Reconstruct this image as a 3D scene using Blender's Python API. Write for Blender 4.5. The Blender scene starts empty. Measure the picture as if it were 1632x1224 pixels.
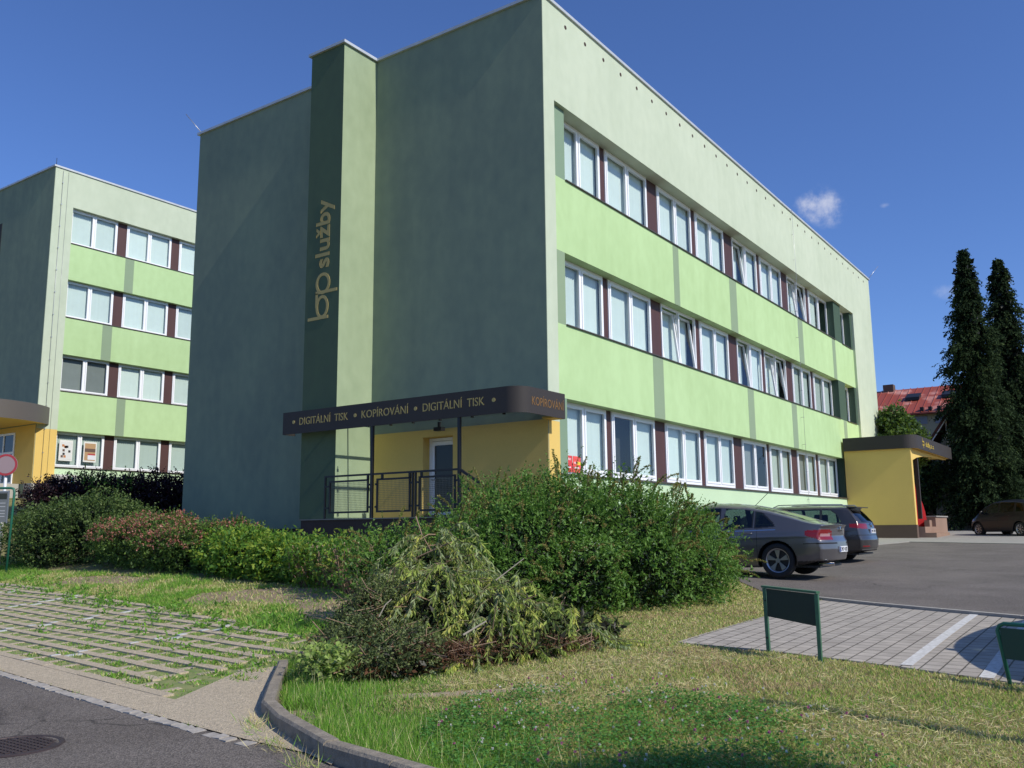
import bpy, bmesh, math, random
import numpy as np
from mathutils import Vector, Matrix
random.seed(5); RNG = np.random.default_rng(11)
D = bpy.data; SC = bpy.context.scene; COL = SC.collection
rad = math.radians

# ------------------------------------------------------------------ camera
KS = 1.1212                                   # survey units -> metres (door 2.05 m)
CAM = np.array([-17.53, -11.21, 1.6]); FPX = 1429.8
yaw, pit, rol = 0.6093, 0.1615, -0.0096
Fv = np.array([math.cos(yaw)*math.cos(pit), math.sin(yaw)*math.cos(pit), math.sin(pit)])
r0 = np.array([math.sin(yaw), -math.cos(yaw), 0]); u0 = np.cross(r0, Fv)
Rv = math.cos(rol)*r0 + math.sin(rol)*u0; Uv = -math.sin(rol)*r0 + math.cos(rol)*u0
cd = D.cameras.new('camera'); cam = D.objects.new('camera', cd); COL.objects.link(cam)
cam.matrix_world = Matrix(((Rv[0], Uv[0], -Fv[0], CAM[0]), (Rv[1], Uv[1], -Fv[1], CAM[1]), (Rv[2], Uv[2], -Fv[2], CAM[2]), (0, 0, 0, 1)))
cd.sensor_width = 36; cd.lens = FPX/1632*36; cd.clip_end = 2000; cd.clip_start = .05
SC.camera = cam
def at_px(x, y, d):
    return CAM + (Fv + Rv*(x-816)/FPX - Uv*(y-612)/FPX)*d

# ------------------------------------------------------------------ light
SUN_EL, SUN_OFF = rad(40), rad(1.6)
tos = Vector((-math.sin(SUN_OFF)*math.cos(SUN_EL), -math.cos(SUN_OFF)*math.cos(SUN_EL), math.sin(SUN_EL)))
ld = D.lights.new('sun', 'SUN'); ld.energy = 4.0; ld.angle = rad(.55); ld.color = (1, .955, .86)
sun = D.objects.new('sun', ld); COL.objects.link(sun); sun.rotation_euler = tos.to_track_quat('Z', 'Y').to_euler()
w = D.worlds.new('World'); SC.world = w; w.use_nodes = True
nt = w.node_tree; nt.nodes.clear()
sky = nt.nodes.new('ShaderNodeTexSky'); sky.sky_type = 'NISHITA'; sky.sun_disc = False
sky.sun_elevation = SUN_EL; sky.sun_rotation = math.atan2(tos.x, tos.y)
sky.air_density = 1.0; sky.dust_density = 0.4; sky.ozone_density = 4.0; sky.altitude = 300
bg = nt.nodes.new('ShaderNodeBackground'); bg.inputs[1].default_value = .096
wo = nt.nodes.new('ShaderNodeOutputWorld')
tc = nt.nodes.new('ShaderNodeTexCoord')
tint = nt.nodes.new('ShaderNodeVectorMath'); tint.operation = 'MULTIPLY'; tint.inputs[1].default_value = (.86, 1.06, 1.52)   # clear deep-blue summer air
nt.links.new(sky.outputs[0], tint.inputs[0]); last = tint.outputs[0]
# three small fair-weather clouds, placed by direction in the sky
for i, (px, py, sz, amt) in enumerate([(1308, 328, .030, .62), (1285, 322, .016, .3), (1322, 350, .016, .4), (1520, 462, .024, .22), (1590, 452, .02, .35), (1410, 327, .007, .2)]):
    dv = Vector(at_px(px, py, 1)-CAM).normalized()
    sub = nt.nodes.new('ShaderNodeVectorMath'); sub.operation = 'SUBTRACT'; sub.inputs[1].default_value = dv
    nt.links.new(tc.outputs['Generated'], sub.inputs[0])
    mp = nt.nodes.new('ShaderNodeMapping'); mp.inputs['Scale'].default_value = (1, 1, 1.9 if i > 2 else 1.15)
    nt.links.new(sub.outputs[0], mp.inputs[0])
    ln = nt.nodes.new('ShaderNodeVectorMath'); ln.operation = 'LENGTH'; nt.links.new(mp.outputs[0], ln.inputs[0])
    mr = nt.nodes.new('ShaderNodeMapRange'); mr.inputs['From Min'].default_value = 0; mr.inputs['From Max'].default_value = sz
    mr.inputs['To Min'].default_value = 1; mr.inputs['To Max'].default_value = 0; nt.links.new(ln.outputs['Value'], mr.inputs['Value'])
    no = nt.nodes.new('ShaderNodeTexNoise'); no.inputs['Scale'].default_value = 55; no.inputs['Detail'].default_value = 7; no.inputs['Roughness'].default_value = .62
    nt.links.new(tc.outputs['Generated'], no.inputs['Vector'])
    ad = nt.nodes.new('ShaderNodeMath'); ad.operation = 'MULTIPLY_ADD'; nt.links.new(no.outputs[0], ad.inputs[0]); ad.inputs[1].default_value = 1.9; ad.inputs[2].default_value = -.95
    a2 = nt.nodes.new('ShaderNodeMath'); a2.operation = 'ADD'; nt.links.new(ad.outputs[0], a2.inputs[0]); nt.links.new(mr.outputs[0], a2.inputs[1])
    m2 = nt.nodes.new('ShaderNodeMapRange'); m2.interpolation_type = 'SMOOTHSTEP'
    m2.inputs['From Min'].default_value = .15; m2.inputs['From Max'].default_value = 1.3; m2.inputs['To Max'].default_value = amt
    nt.links.new(a2.outputs[0], m2.inputs['Value'])
    gate = nt.nodes.new('ShaderNodeMath'); gate.operation = 'MULTIPLY'; gate.use_clamp = True
    sm = nt.nodes.new('ShaderNodeMapRange'); sm.interpolation_type = 'SMOOTHSTEP'; sm.inputs['From Max'].default_value = .45
    nt.links.new(mr.outputs[0], sm.inputs['Value'])
    nt.links.new(m2.outputs[0], gate.inputs[0]); nt.links.new(sm.outputs[0], gate.inputs[1])
    mx = nt.nodes.new('ShaderNodeMixRGB'); nt.links.new(gate.outputs[0], mx.inputs[0]); nt.links.new(last, mx.inputs[1]); mx.inputs[2].default_value = (9, 9, 9.6, 1)
    last = mx.outputs[0]
nt.links.new(last, bg.inputs[0]); nt.links.new(bg.outputs[0], wo.inputs[0])
SC.view_settings.view_transform = 'Standard'; SC.view_settings.look = 'None'
SC.view_settings.exposure = 0; SC.view_settings.gamma = 1

# ------------------------------------------------------------------ materials
def lin(c): return tuple((v/12.92 if v <= .04045 else ((v+.055)/1.055)**2.4) for v in c)
MATS = {}
def mat(name, col, rough=.8, metal=0, var=0, vscale=3, bump=0, bscale=60, spec=.5, coat=0, col2=None, detail=5, transl=0, alpha=1, contrast=1, axes=(1, 1, 1), bdist=.01, fine=0, fscale=200):
    """principled material; base colour varied by noise between col and col2 (or col*(1-var))"""
    if name in MATS: return MATS[name]
    m = D.materials.new(name); m.use_nodes = True; MATS[name] = m
    t = m.node_tree; b = t.nodes['Principled BSDF']; out = t.nodes['Material Output']
    b.inputs['Base Color'].default_value = (*col, 1); b.inputs['Roughness'].default_value = rough; b.inputs['Metallic'].default_value = metal
    b.inputs['Specular IOR Level'].default_value = spec; b.inputs['Coat Weight'].default_value = coat; b.inputs['Coat Roughness'].default_value = .05
    if var or col2 or bump or fine:
        g = t.nodes.new('ShaderNodeTexCoord'); mp = t.nodes.new('ShaderNodeMapping'); mp.inputs['Scale'].default_value = axes
        t.links.new(g.outputs['Object'], mp.inputs[0])
    if var or col2:
        c2 = col2 or tuple(v*(1-var) for v in col)
        n = t.nodes.new('ShaderNodeTexNoise'); n.inputs['Scale'].default_value = vscale; n.inputs['Detail'].default_value = detail; n.inputs['Roughness'].default_value = .6
        t.links.new(mp.outputs[0], n.inputs['Vector'])
        r = t.nodes.new('ShaderNodeMapRange'); h = .22/contrast
        r.inputs['From Min'].default_value = .5-h; r.inputs['From Max'].default_value = .5+h; t.links.new(n.outputs[0], r.inputs['Value'])
        x = t.nodes.new('ShaderNodeMixRGB'); x.inputs[1].default_value = (*col, 1); x.inputs[2].default_value = (*c2, 1)
        t.links.new(r.outputs[0], x.inputs[0]); cur = x.outputs[0]
        if fine:
            f = t.nodes.new('ShaderNodeTexNoise'); f.inputs['Scale'].default_value = fscale; f.inputs['Detail'].default_value = 3; t.links.new(mp.outputs[0], f.inputs['Vector'])
            fr = t.nodes.new('ShaderNodeMapRange'); fr.inputs['From Min'].default_value = .3; fr.inputs['From Max'].default_value = .7
            fr.inputs['To Min'].default_value = 1-fine; fr.inputs['To Max'].default_value = 1+fine; t.links.new(f.outputs[0], fr.inputs['Value'])
            y = t.nodes.new('ShaderNodeVectorMath'); y.operation = 'SCALE'; t.links.new(cur, y.inputs[0]); t.links.new(fr.outputs[0], y.inputs['Scale']); cur = y.outputs[0]
        t.links.new(cur, b.inputs['Base Color'])
    if bump:
        n2 = t.nodes.new('ShaderNodeTexNoise'); n2.inputs['Scale'].default_value = bscale; n2.inputs['Detail'].default_value = 4
        t.links.new(mp.outputs[0], n2.inputs['Vector'])
        bp = t.nodes.new('ShaderNodeBump'); bp.inputs['Strength'].default_value = bump; bp.inputs['Distance'].default_value = bdist
        t.links.new(n2.outputs[0], bp.inputs['Height']); t.links.new(bp.outputs[0], b.inputs['Normal'])
    if transl:
        tr = t.nodes.new('ShaderNodeBsdfTranslucent'); tr.inputs[0].default_value = (*[min(1, v*1.6) for v in col], 1)
        ms = t.nodes.new('ShaderNodeMixShader'); ms.inputs[0].default_value = transl
        t.links.new(b.outputs[0], ms.inputs[1]); t.links.new(tr.outputs[0], ms.inputs[2]); t.links.new(ms.outputs[0], out.inputs[0])
    return m
def glass(name, tint, refl=.12, rough=.02):
    m = D.materials.new(name); m.use_nodes = True; t = m.node_tree; t.nodes.clear(); MATS[name] = m
    o = t.nodes.new('ShaderNodeOutputMaterial'); a = t.nodes.new('ShaderNodeBsdfTransparent'); a.inputs[0].default_value = (*tint, 1)
    g = t.nodes.new('ShaderNodeBsdfGlossy'); g.inputs['Roughness'].default_value = rough
    lw = t.nodes.new('ShaderNodeFresnel'); ge = t.nodes.new('ShaderNodeNewGeometry'); io = t.nodes.new('ShaderNodeMapRange'); io.inputs['To Min'].default_value = 1.5; io.inputs['To Max'].default_value = 1/1.5; t.links.new(ge.outputs['Backfacing'], io.inputs['Value']); t.links.new(io.outputs[0], lw.inputs[0])
    ad = t.nodes.new('ShaderNodeMath'); ad.operation = 'ADD'; ad.use_clamp = True; ad.inputs[1].default_value = refl; t.links.new(lw.outputs[0], ad.inputs[0])
    ms = t.nodes.new('ShaderNodeMixShader'); t.links.new(ad.outputs[0], ms.inputs[0]); t.links.new(a.outputs[0], ms.inputs[1]); t.links.new(g.outputs[0], ms.inputs[2])
    t.links.new(ms.outputs[0], o.inputs[0]); return m
def stucco(name, c, var=.10): return mat(name, lin(c), .92, var=var, vscale=.7, bump=.5, bscale=90, spec=.2, fine=.035, fscale=45, bdist=.006)
def streaky(name, c, c2, vs=1.0):
    """aged render: large soft blotches, faint vertical run-off stains and a fine grain"""
    m = D.materials.new(name); m.use_nodes = True; MATS[name] = m; t = m.node_tree; b = t.nodes['Principled BSDF']
    b.inputs['Roughness'].default_value = .93; b.inputs['Specular IOR Level'].default_value = .2
    g = t.nodes.new('ShaderNodeTexCoord'); cur = None
    x = t.nodes.new('ShaderNodeMixRGB'); x.inputs[1].default_value = (*lin(c), 1); x.inputs[2].default_value = (*lin(c2), 1)
    tot = None
    for sc, ax, wgt in ((.35, (1, 1, 1), .5), (1.6, (1, 1, .16), .3), (3.2, (1, 1, .7), .35)):
        mp = t.nodes.new('ShaderNodeMapping'); mp.inputs['Scale'].default_value = ax; t.links.new(g.outputs['Object'], mp.inputs[0])
        n = t.nodes.new('ShaderNodeTexNoise'); n.inputs['Scale'].default_value = sc; n.inputs['Detail'].default_value = 6; t.links.new(mp.outputs[0], n.inputs['Vector'])
        r = t.nodes.new('ShaderNodeMath'); r.operation = 'MULTIPLY'; r.inputs[1].default_value = wgt; t.links.new(n.outputs[0], r.inputs[0])
        if tot is None: tot = r.outputs[0]
        else:
            a = t.nodes.new('ShaderNodeMath'); a.operation = 'ADD'; t.links.new(tot, a.inputs[0]); t.links.new(r.outputs[0], a.inputs[1]); tot = a.outputs[0]
    mr = t.nodes.new('ShaderNodeMapRange'); mr.inputs['From Min'].default_value = .44; mr.inputs['From Max'].default_value = .71; t.links.new(tot, mr.inputs['Value'])
    t.links.new(mr.outputs[0], x.inputs[0]); t.links.new(x.outputs[0], b.inputs['Base Color'])
    n2 = t.nodes.new('ShaderNodeTexNoise'); n2.inputs['Scale'].default_value = 70; n2.inputs['Detail'].default_value = 6; t.links.new(g.outputs['Object'], n2.inputs['Vector'])
    bp = t.nodes.new('ShaderNodeBump'); bp.inputs['Strength'].default_value = .5; bp.inputs['Distance'].default_value = .008
    t.links.new(n2.outputs[0], bp.inputs['Height']); t.links.new(bp.outputs[0], b.inputs['Normal']); return m

# ------------------------------------------------------------------ mesh helpers
ORG = {}
class MB:
    def __init__(s, survey=False): s.v = []; s.f = []; s.m = []; s.sm = []; s.survey = survey
    def P(s, p):
        if s.survey: return (p[0]*KS, p[1]*KS, 1.6+(p[2]-1.6)*KS)
        return tuple(float(q) for q in p)
    def face(s, pts, m=0, smooth=False):
        n = len(s.v); s.v += [s.P(p) for p in pts]; s.f.append(tuple(range(n, n+len(pts)))); s.m.append(m); s.sm.append(smooth)
    def raw(s, vs, fs, m=0, smooth=False):
        n = len(s.v); s.v += [s.P(p) for p in vs]
        for f in fs: s.f.append(tuple(n+i for i in f)); s.m.append(m); s.sm.append(smooth)
        return s
    def box(s, x0, x1, y0, y1, z0, z1, m=0):
        return s.raw([(x0,y0,z0),(x1,y0,z0),(x1,y1,z0),(x0,y1,z0),(x0,y0,z1),(x1,y0,z1),(x1,y1,z1),(x0,y1,z1)],
              [(0,3,2,1),(4,5,6,7),(0,1,5,4),(1,2,6,5),(2,3,7,6),(3,0,4,7)], m)
    def tube(s, pts, r, n=8, m=0, r1=None, cap=True):
        pts = [Vector(p) for p in pts]; N = len(pts); vs = []
        up = None
        for i, p in enumerate(pts):
            d = (pts[min(i+1, N-1)]-pts[max(i-1, 0)]).normalized()
            a = d.orthogonal().normalized() if up is None else (up-d*up.dot(d)).normalized()
            up = a; b = d.cross(a); rr = r if r1 is None else r+(r1-r)*i/(N-1)
            for k in range(n):
                t = 2*math.pi*k/n; q = p+(a*math.cos(t)+b*math.sin(t))*rr; vs.append((q.x, q.y, q.z))
        fs = [(i*n+k, i*n+(k+1) % n, (i+1)*n+(k+1) % n, (i+1)*n+k) for i in range(N-1) for k in range(n)]
        s.raw(vs, fs, m, True)
        if cap: s.raw(vs[:n], [tuple(reversed(range(n)))], m); s.raw(vs[-n:], [tuple(range(n))], m)
        return s
    def bar(s, a, b, w, h, m=0):
        a = Vector(a); b = Vector(b); d = (b-a).normalized(); up = Vector((0, 0, 1)) if abs(d.z) < .95 else Vector((1, 0, 0))
        sd = d.cross(up).normalized()*w/2; u2 = sd.cross(d).normalized()*h/2
        vs = [tuple(q) for q in (a-sd-u2, a+sd-u2, a+sd+u2, a-sd+u2, b-sd-u2, b+sd-u2, b+sd+u2, b-sd+u2)]
        return s.raw(vs, [(0,3,2,1),(4,5,6,7),(0,1,5,4),(1,2,6,5),(2,3,7,6),(3,0,4,7)], m)
    def prism(s, poly, axis, a, b, m=0):
        """poly in the two other axes, extruded along axis from a to b"""
        def mk(p, q): c = [0, 0, 0]; o = [i for i in range(3) if i != axis]; c[o[0]], c[o[1]] = p; c[axis] = q; return tuple(c)
        n = len(poly); vs = [mk(p, a) for p in poly]+[mk(p, b) for p in poly]
        fs = [tuple(range(n)), tuple(range(2*n-1, n-1, -1))]+[(i, i+n, (i+1) % n+n, (i+1) % n) for i in range(n)]
        return s.raw(vs, fs, m)
    def mesh(s, name, org=(0, 0, 0), fixn=True):
        me = D.meshes.new(name); o = Vector(org)
        me.from_pydata([(p[0]-o.x, p[1]-o.y, p[2]-o.z) for p in s.v], [], s.f)
        me.polygons.foreach_set('material_index', s.m); me.polygons.foreach_set('use_smooth', s.sm)
        if fixn and len(s.f) < 20000:
            bm = bmesh.new(); bm.from_mesh(me); bmesh.ops.remove_doubles(bm, verts=bm.verts, dist=1e-5)
            bmesh.ops.recalc_face_normals(bm, faces=bm.faces); bm.to_mesh(me); bm.free()
        me.update(); return me
def setp(o, label=None, cat=None, group=None, kind=None):
    if label: o['label'] = label
    if cat: o['category'] = cat
    if group: o['group'] = group
    if kind: o['kind'] = kind
    return o
def addmats(me, mats):
    for m in (mats if isinstance(mats, (list, tuple)) else [mats]): me.materials.append(m)
def thing(name, loc, label, cat, group=None, rz=0):
    o = D.objects.new(name, None); COL.objects.link(o); o.location = loc; o.rotation_euler.z = rz; o.empty_display_size = .2
    ORG[o] = tuple(loc); return setp(o, label, cat, group)
def part(name, mb, mats, parent, label=None, local=False, fixn=True):
    me = mb.mesh(name, (0, 0, 0) if local else ORG[parent], fixn); addmats(me, mats)
    o = D.objects.new(name, me); COL.objects.link(o); o.parent = parent; ORG[o] = ORG[parent]
    return setp(o, label)
def single(name, mb, mats, org, label=None, cat=None, group=None, kind=None, fixn=True):
    me = mb.mesh(name, org, fixn); addmats(me, mats); o = D.objects.new(name, me); COL.objects.link(o); o.location = org; ORG[o] = tuple(org)
    return setp(o, label, cat, group, kind)
def npmesh(name, verts, quads, mats, mi=None, smooth=False):
    """fast mesh from numpy: verts (N,3), quads (M,k)"""
    me = D.meshes.new(name); k = quads.shape[1]
    me.vertices.add(len(verts)); me.vertices.foreach_set('co', verts.astype(np.float32).ravel())
    me.loops.add(quads.size); me.loops.foreach_set('vertex_index', quads.astype(np.int32).ravel())
    me.polygons.add(len(quads)); me.polygons.foreach_set('loop_start', (np.arange(len(quads))*k).astype(np.int32))
    if mi is not None: me.polygons.foreach_set('material_index', mi.astype(np.int32))
    if smooth: me.polygons.foreach_set('use_smooth', np.ones(len(quads), bool))
    me.update(calc_edges=True); addmats(me, mats); return me
def Tq(x, y, z): return np.array([x*KS, y*KS, 1.6+(z-1.6)*KS])

# ------------------------------------------------------------------ terrain heights
TC = np.array([
(-30,-30,0),(-30,0,-.05),(-30,40,0),(-20,-12,0),(-17,-8,0),(-18,0,0),(-16,10,0),(-14,24,.1),(-25,60,.6),
(-12.9,-5.4,0),(-12.2,-1,0),(-11.4,4,0),(-10.5,10,.02),(-9.5,17,.1),(-12.9,-8,.10),(-13,-11,.10),(-13.5,-16,.1),(-16,-22,.05),
(-9.5,-2.2,.15),(-8.3,4,.18),(-6.9,10,.24),(-5.6,16,.32),
(-10.9,-6.5,.2),(-11,-9,.22),(-11,-13,.22),(-10,-4,.17),
(-8.2,-8,.33),(-8.3,-10,.3),(-8.5,-14,.3),(-7.7,-6.3,.36),(-7.5,-3.5,.36),
(-5.5,-1,.55),(-5.2,3.5,.55),(-4.6,7,.65),(-3.4,11.5,.8),(-2.5,17,.9),
(-3,-6.6,.44),(-3.8,-9.8,.42),(-4,-15,.42),(-4,-3.5,.5),
(0,-5,.60),(0,-1,.85),(-1,4,.95),(-1,10,1.05),(-1,14,1.1),(0,17,1.3),
(4,-4.5,.62),(5,-1,.8),(8,-5,.72),(15,-4,.84),(15,-1,.95),(26,-3,1.08),(26,0,1.1),(35,-5,1.3),(35,-9,1.32),(30,-14,1.2),(20,-15,1.0),(5,-14,.6),
(2,22,2.0),(6,27,2.9),(6,31,3.25),(-2,32,3.0),(15,28,3.2),(-8,30,1.5),(14,60,3.5),(-12,60,2),
(60,-10,1.9),(60,20,2.2),(45,-5,1.5),(45,5,1.6),(60,-30,1.6),(30,-30,1.3),(0,-30,.5),(35,20,2.2),(90,0,2.5),(120,60,4),(90,-60,2)],float)
def _U(r2): return r2*np.log(r2+1e-9)
def _fit():
    n=len(TC); d=((TC[:,None,:2]-TC[None,:,:2])**2).sum(-1)
    K=_U(d)+np.eye(n)*2.0; P=np.c_[np.ones(n),TC[:,:2]]
    A=np.zeros((n+3,n+3)); A[:n,:n]=K; A[:n,n:]=P; A[n:,:n]=P.T
    return np.linalg.solve(A,np.r_[TC[:,2],0,0,0])
_W=_fit()
def H(x,y):
    x=np.asarray(x,float); y=np.asarray(y,float)
    d=(x[...,None]-TC[:,0])**2+(y[...,None]-TC[:,1])**2
    return _U(d)@_W[:-3]+_W[-3]+_W[-2]*x+_W[-1]*y
def inpoly(x, y, poly):
    x = np.asarray(x); y = np.asarray(y); c = np.zeros(x.shape, bool); n = len(poly)
    for i in range(n):
        x1, y1 = poly[i]; x2, y2 = poly[(i+1) % n]
        c ^= ((y1 > y) != (y2 > y)) & (x < (x2-x1)*(y-y1)/(y2-y1+1e-12)+x1)
    return c
from mathutils.geometry import delaunay_2d_cdt
def sheet(name, poly, dz, m, step=.6, skirt=0):
    """a surface lying on the terrain inside a polygon"""
    P = []
    n = len(poly)
    for i in range(n):
        a = np.array(poly[i], float); b = np.array(poly[(i+1) % n], float); k = max(1, int(np.linalg.norm(b-a)/step))
        P += [tuple(a+(b-a)*j/k) for j in range(k)]
    ring = list(range(len(P))); xs = [p[0] for p in poly]; ys = [p[1] for p in poly]
    gx, gy = np.meshgrid(np.arange(min(xs)+step/2, max(xs), step), np.arange(min(ys)+step/2, max(ys), step))
    gx = gx.ravel(); gy = gy.ravel(); k = inpoly(gx, gy, poly)
    P += list(zip(gx[k], gy[k]))
    v, e, f, *_ = delaunay_2d_cdt([Vector(p) for p in P], [], [ring], 1, 1e-5)
    x = np.array([q.x for q in v]); y = np.array([q.y for q in v]); z = H(x, y)+dz
    mb = MB(); mb.raw(list(zip(x, y, z)), [tuple(q) for q in f], 0, True)
    if skirt:
        for i in range(len(ring)):
            a = P[ring[i]]; b = P[ring[(i+1) % len(ring)]]; za = float(H(a[0], a[1]))+dz; zb = float(H(b[0], b[1]))+dz
            mb.face([(a[0], a[1], za), (b[0], b[1], zb), (b[0], b[1], zb-skirt), (a[0], a[1], za-skirt)])
    o = single(name, mb, m, (0, 0, 0), kind='structure', fixn=not skirt); return o

# ------------------------------------------------------------------ ground
def ground_mat():
    m = D.materials.new('lawn_soil'); m.use_nodes = True; t = m.node_tree; b = t.nodes['Principled BSDF']; b.inputs['Roughness'].default_value = .95; b.inputs['Specular IOR Level'].default_value = .15
    g = t.nodes.new('ShaderNodeTexCoord')
    def noise(s, d=5):
        n = t.nodes.new('ShaderNodeTexNoise'); n.inputs['Scale'].default_value = s; n.inputs['Detail'].default_value = d; t.links.new(g.outputs['Object'], n.inputs['Vector']); return n.outputs[0]
    def mr(v, a, b_):
        r = t.nodes.new('ShaderNodeMapRange'); r.inputs['From Min'].default_value = a; r.inputs['From Max'].default_value = b_; t.links.new(v, r.inputs['Value']); return r.outputs[0]
    def mix(f, a, c):
        x = t.nodes.new('ShaderNodeMixRGB'); t.links.new(f, x.inputs[0])
        if isinstance(a, tuple): x.inputs[1].default_value = (*a, 1)
        else: t.links.new(a, x.inputs[1])
        x.inputs[2].default_value = (*c, 1); return x.outputs[0]
    c = mix(mr(noise(.9), .38, .62), (.17, .19, .055), (.33, .28, .13))
    c = mix(mr(noise(3.5), .5, .72), c, (.40, .33, .19))
    c = mix(mr(noise(35, 3), .5, .75), c, (.07, .085, .025))
    t.links.new(c, b.inputs['Base Color'])
    bp = t.nodes.new('ShaderNodeBump'); bp.inputs['Strength'].default_value = .8; bp.inputs['Distance'].default_value = .04; t.links.new(noise(40), bp.inputs['Height']); t.links.new(bp.outputs[0], b.inputs['Normal'])
    return m
M_ground = ground_mat()
def grid_axis():
    a = [-900, -500, -250, -120, -70, -45]
    a += list(np.arange(-34, 46, .5)); a += [50, 56, 64, 75, 90, 120, 180, 300, 600, 1000]
    return np.array(a, float)
gx = grid_axis(); X, Y = np.meshgrid(gx, gx); Z = H(np.clip(X, -40, 120), np.clip(Y, -60, 80))-.03
far = np.maximum(np.abs(X)-90, np.abs(Y)-90); Z = np.where(far > 0, np.minimum(Z, 3.0), Z)
n = len(gx); idx = np.arange(n*n).reshape(n, n)
q = np.c_[idx[:-1, :-1].ravel(), idx[:-1, 1:].ravel(), idx[1:, 1:].ravel(), idx[1:, :-1].ravel()]
me = npmesh('ground', np.c_[X.ravel(), Y.ravel(), Z.ravel()], q, M_ground, smooth=True)
og = D.objects.new('ground', me); COL.objects.link(og); setp(og, kind='structure')

def asphalt(name, c, c2, speck, cracks=True):
    m = D.materials.new(name); m.use_nodes = True; t = m.node_tree; b = t.nodes['Principled BSDF']; b.inputs['Roughness'].default_value = .85; b.inputs['Specular IOR Level'].default_value = .25
    g = t.nodes.new('ShaderNodeTexCoord')
    n = t.nodes.new('ShaderNodeTexNoise'); n.inputs['Scale'].default_value = .8; n.inputs['Detail'].default_value = 6; t.links.new(g.outputs['Object'], n.inputs['Vector'])
    r = t.nodes.new('ShaderNodeMapRange'); r.inputs['From Min'].default_value = .35; r.inputs['From Max'].default_value = .65; t.links.new(n.outputs[0], r.inputs['Value'])
    x = t.nodes.new('ShaderNodeMixRGB'); x.inputs[1].default_value = (*c, 1); x.inputs[2].default_value = (*c2, 1); t.links.new(r.outputs[0], x.inputs[0])
    v = t.nodes.new('ShaderNodeTexVoronoi'); v.inputs['Scale'].default_value = 95; t.links.new(g.outputs['Object'], v.inputs['Vector'])
    hs = t.nodes.new('ShaderNodeSeparateColor'); t.links.new(v.outputs['Color'], hs.inputs[0])
    r2 = t.nodes.new('ShaderNodeMapRange'); r2.inputs['From Min'].default_value = .2; r2.inputs['From Max'].default_value = 1; r2.inputs['To Min'].default_value = 1-speck; r2.inputs['To Max'].default_value = 1+speck; t.links.new(hs.outputs[0], r2.inputs['Value'])
    s = t.nodes.new('ShaderNodeVectorMath'); s.operation = 'SCALE'; t.links.new(x.outputs[0], s.inputs[0]); t.links.new(r2.outputs[0], s.inputs['Scale'])
    cur = s.outputs[0]
    # meandering cracks, only here and there, and a few darker repair patches and drips
    wn = t.nodes.new('ShaderNodeTexNoise'); wn.inputs['Scale'].default_value = 1.2; wn.inputs['Detail'].default_value = 4; t.links.new(g.outputs['Object'], wn.inputs['Vector'])
    va = t.nodes.new('ShaderNodeVectorMath'); va.operation = 'MULTIPLY_ADD'; va.inputs[1].default_value = (.9, .9, 0); t.links.new(wn.outputs['Color'], va.inputs[0]); t.links.new(g.outputs['Object'], va.inputs[2])
    vc = t.nodes.new('ShaderNodeTexVoronoi'); vc.feature = 'DISTANCE_TO_EDGE'; vc.inputs['Scale'].default_value = .33; t.links.new(va.outputs[0], vc.inputs['Vector'])
    c1 = t.nodes.new('ShaderNodeMapRange'); c1.inputs['From Min'].default_value = .0; c1.inputs['From Max'].default_value = .006; c1.inputs['To Min'].default_value = .45; c1.inputs['To Max'].default_value = 1; t.links.new(vc.outputs['Distance'], c1.inputs['Value'])
    mk = t.nodes.new('ShaderNodeTexNoise'); mk.inputs['Scale'].default_value = .25; t.links.new(g.outputs['Object'], mk.inputs['Vector'])
    mr_ = t.nodes.new('ShaderNodeMapRange'); mr_.inputs['From Min'].default_value = .48; mr_.inputs['From Max'].default_value = .56; t.links.new(mk.outputs[0], mr_.inputs['Value'])
    mm = t.nodes.new('ShaderNodeMix'); mm.data_type = 'FLOAT'; t.links.new(mr_.outputs[0], mm.inputs['Factor']); mm.inputs[2].default_value = 1; t.links.new(c1.outputs[0], mm.inputs[3])
    sp = t.nodes.new('ShaderNodeTexNoise'); sp.inputs['Scale'].default_value = 2.2; sp.inputs['Detail'].default_value = 8; sp.inputs['Roughness'].default_value = .7; t.links.new(g.outputs['Object'], sp.inputs['Vector'])
    s2 = t.nodes.new('ShaderNodeMapRange'); s2.inputs['From Min'].default_value = .60; s2.inputs['From Max'].default_value = .72; s2.inputs['To Min'].default_value = 1; s2.inputs['To Max'].default_value = .72; t.links.new(sp.outputs[0], s2.inputs['Value'])
    ml = t.nodes.new('ShaderNodeMath'); ml.operation = 'MULTIPLY'; t.links.new(mm.outputs[0], ml.inputs[0]); t.links.new(s2.outputs[0], ml.inputs[1])
    s3 = t.nodes.new('ShaderNodeVectorMath'); s3.operation = 'SCALE'; t.links.new(cur, s3.inputs[0]); t.links.new(ml.outputs[0], s3.inputs['Scale']); t.links.new(s3.outputs[0], b.inputs['Base Color'])
    bp = t.nodes.new('ShaderNodeBump'); bp.inputs['Strength'].default_value = .7; bp.inputs['Distance'].default_value = .008; t.links.new(v.outputs['Distance'], bp.inputs['Height']); t.links.new(bp.outputs[0], b.inputs['Normal'])
    return m
M_road = asphalt('road_asphalt', (.158, .134, .112), (.195, .168, .142), .4)
M_lot = asphalt('lot_asphalt', (.15, .130, .112), (.195, .168, .146), .35)
AZ = rad(81.8); E1 = np.array([math.cos(AZ), math.sin(AZ)]); E2 = np.array([E1[1], -E1[0]])
def LW(u, v): return tuple(E1*u+E2*v)            # parking-lot coordinates -> world
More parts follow.
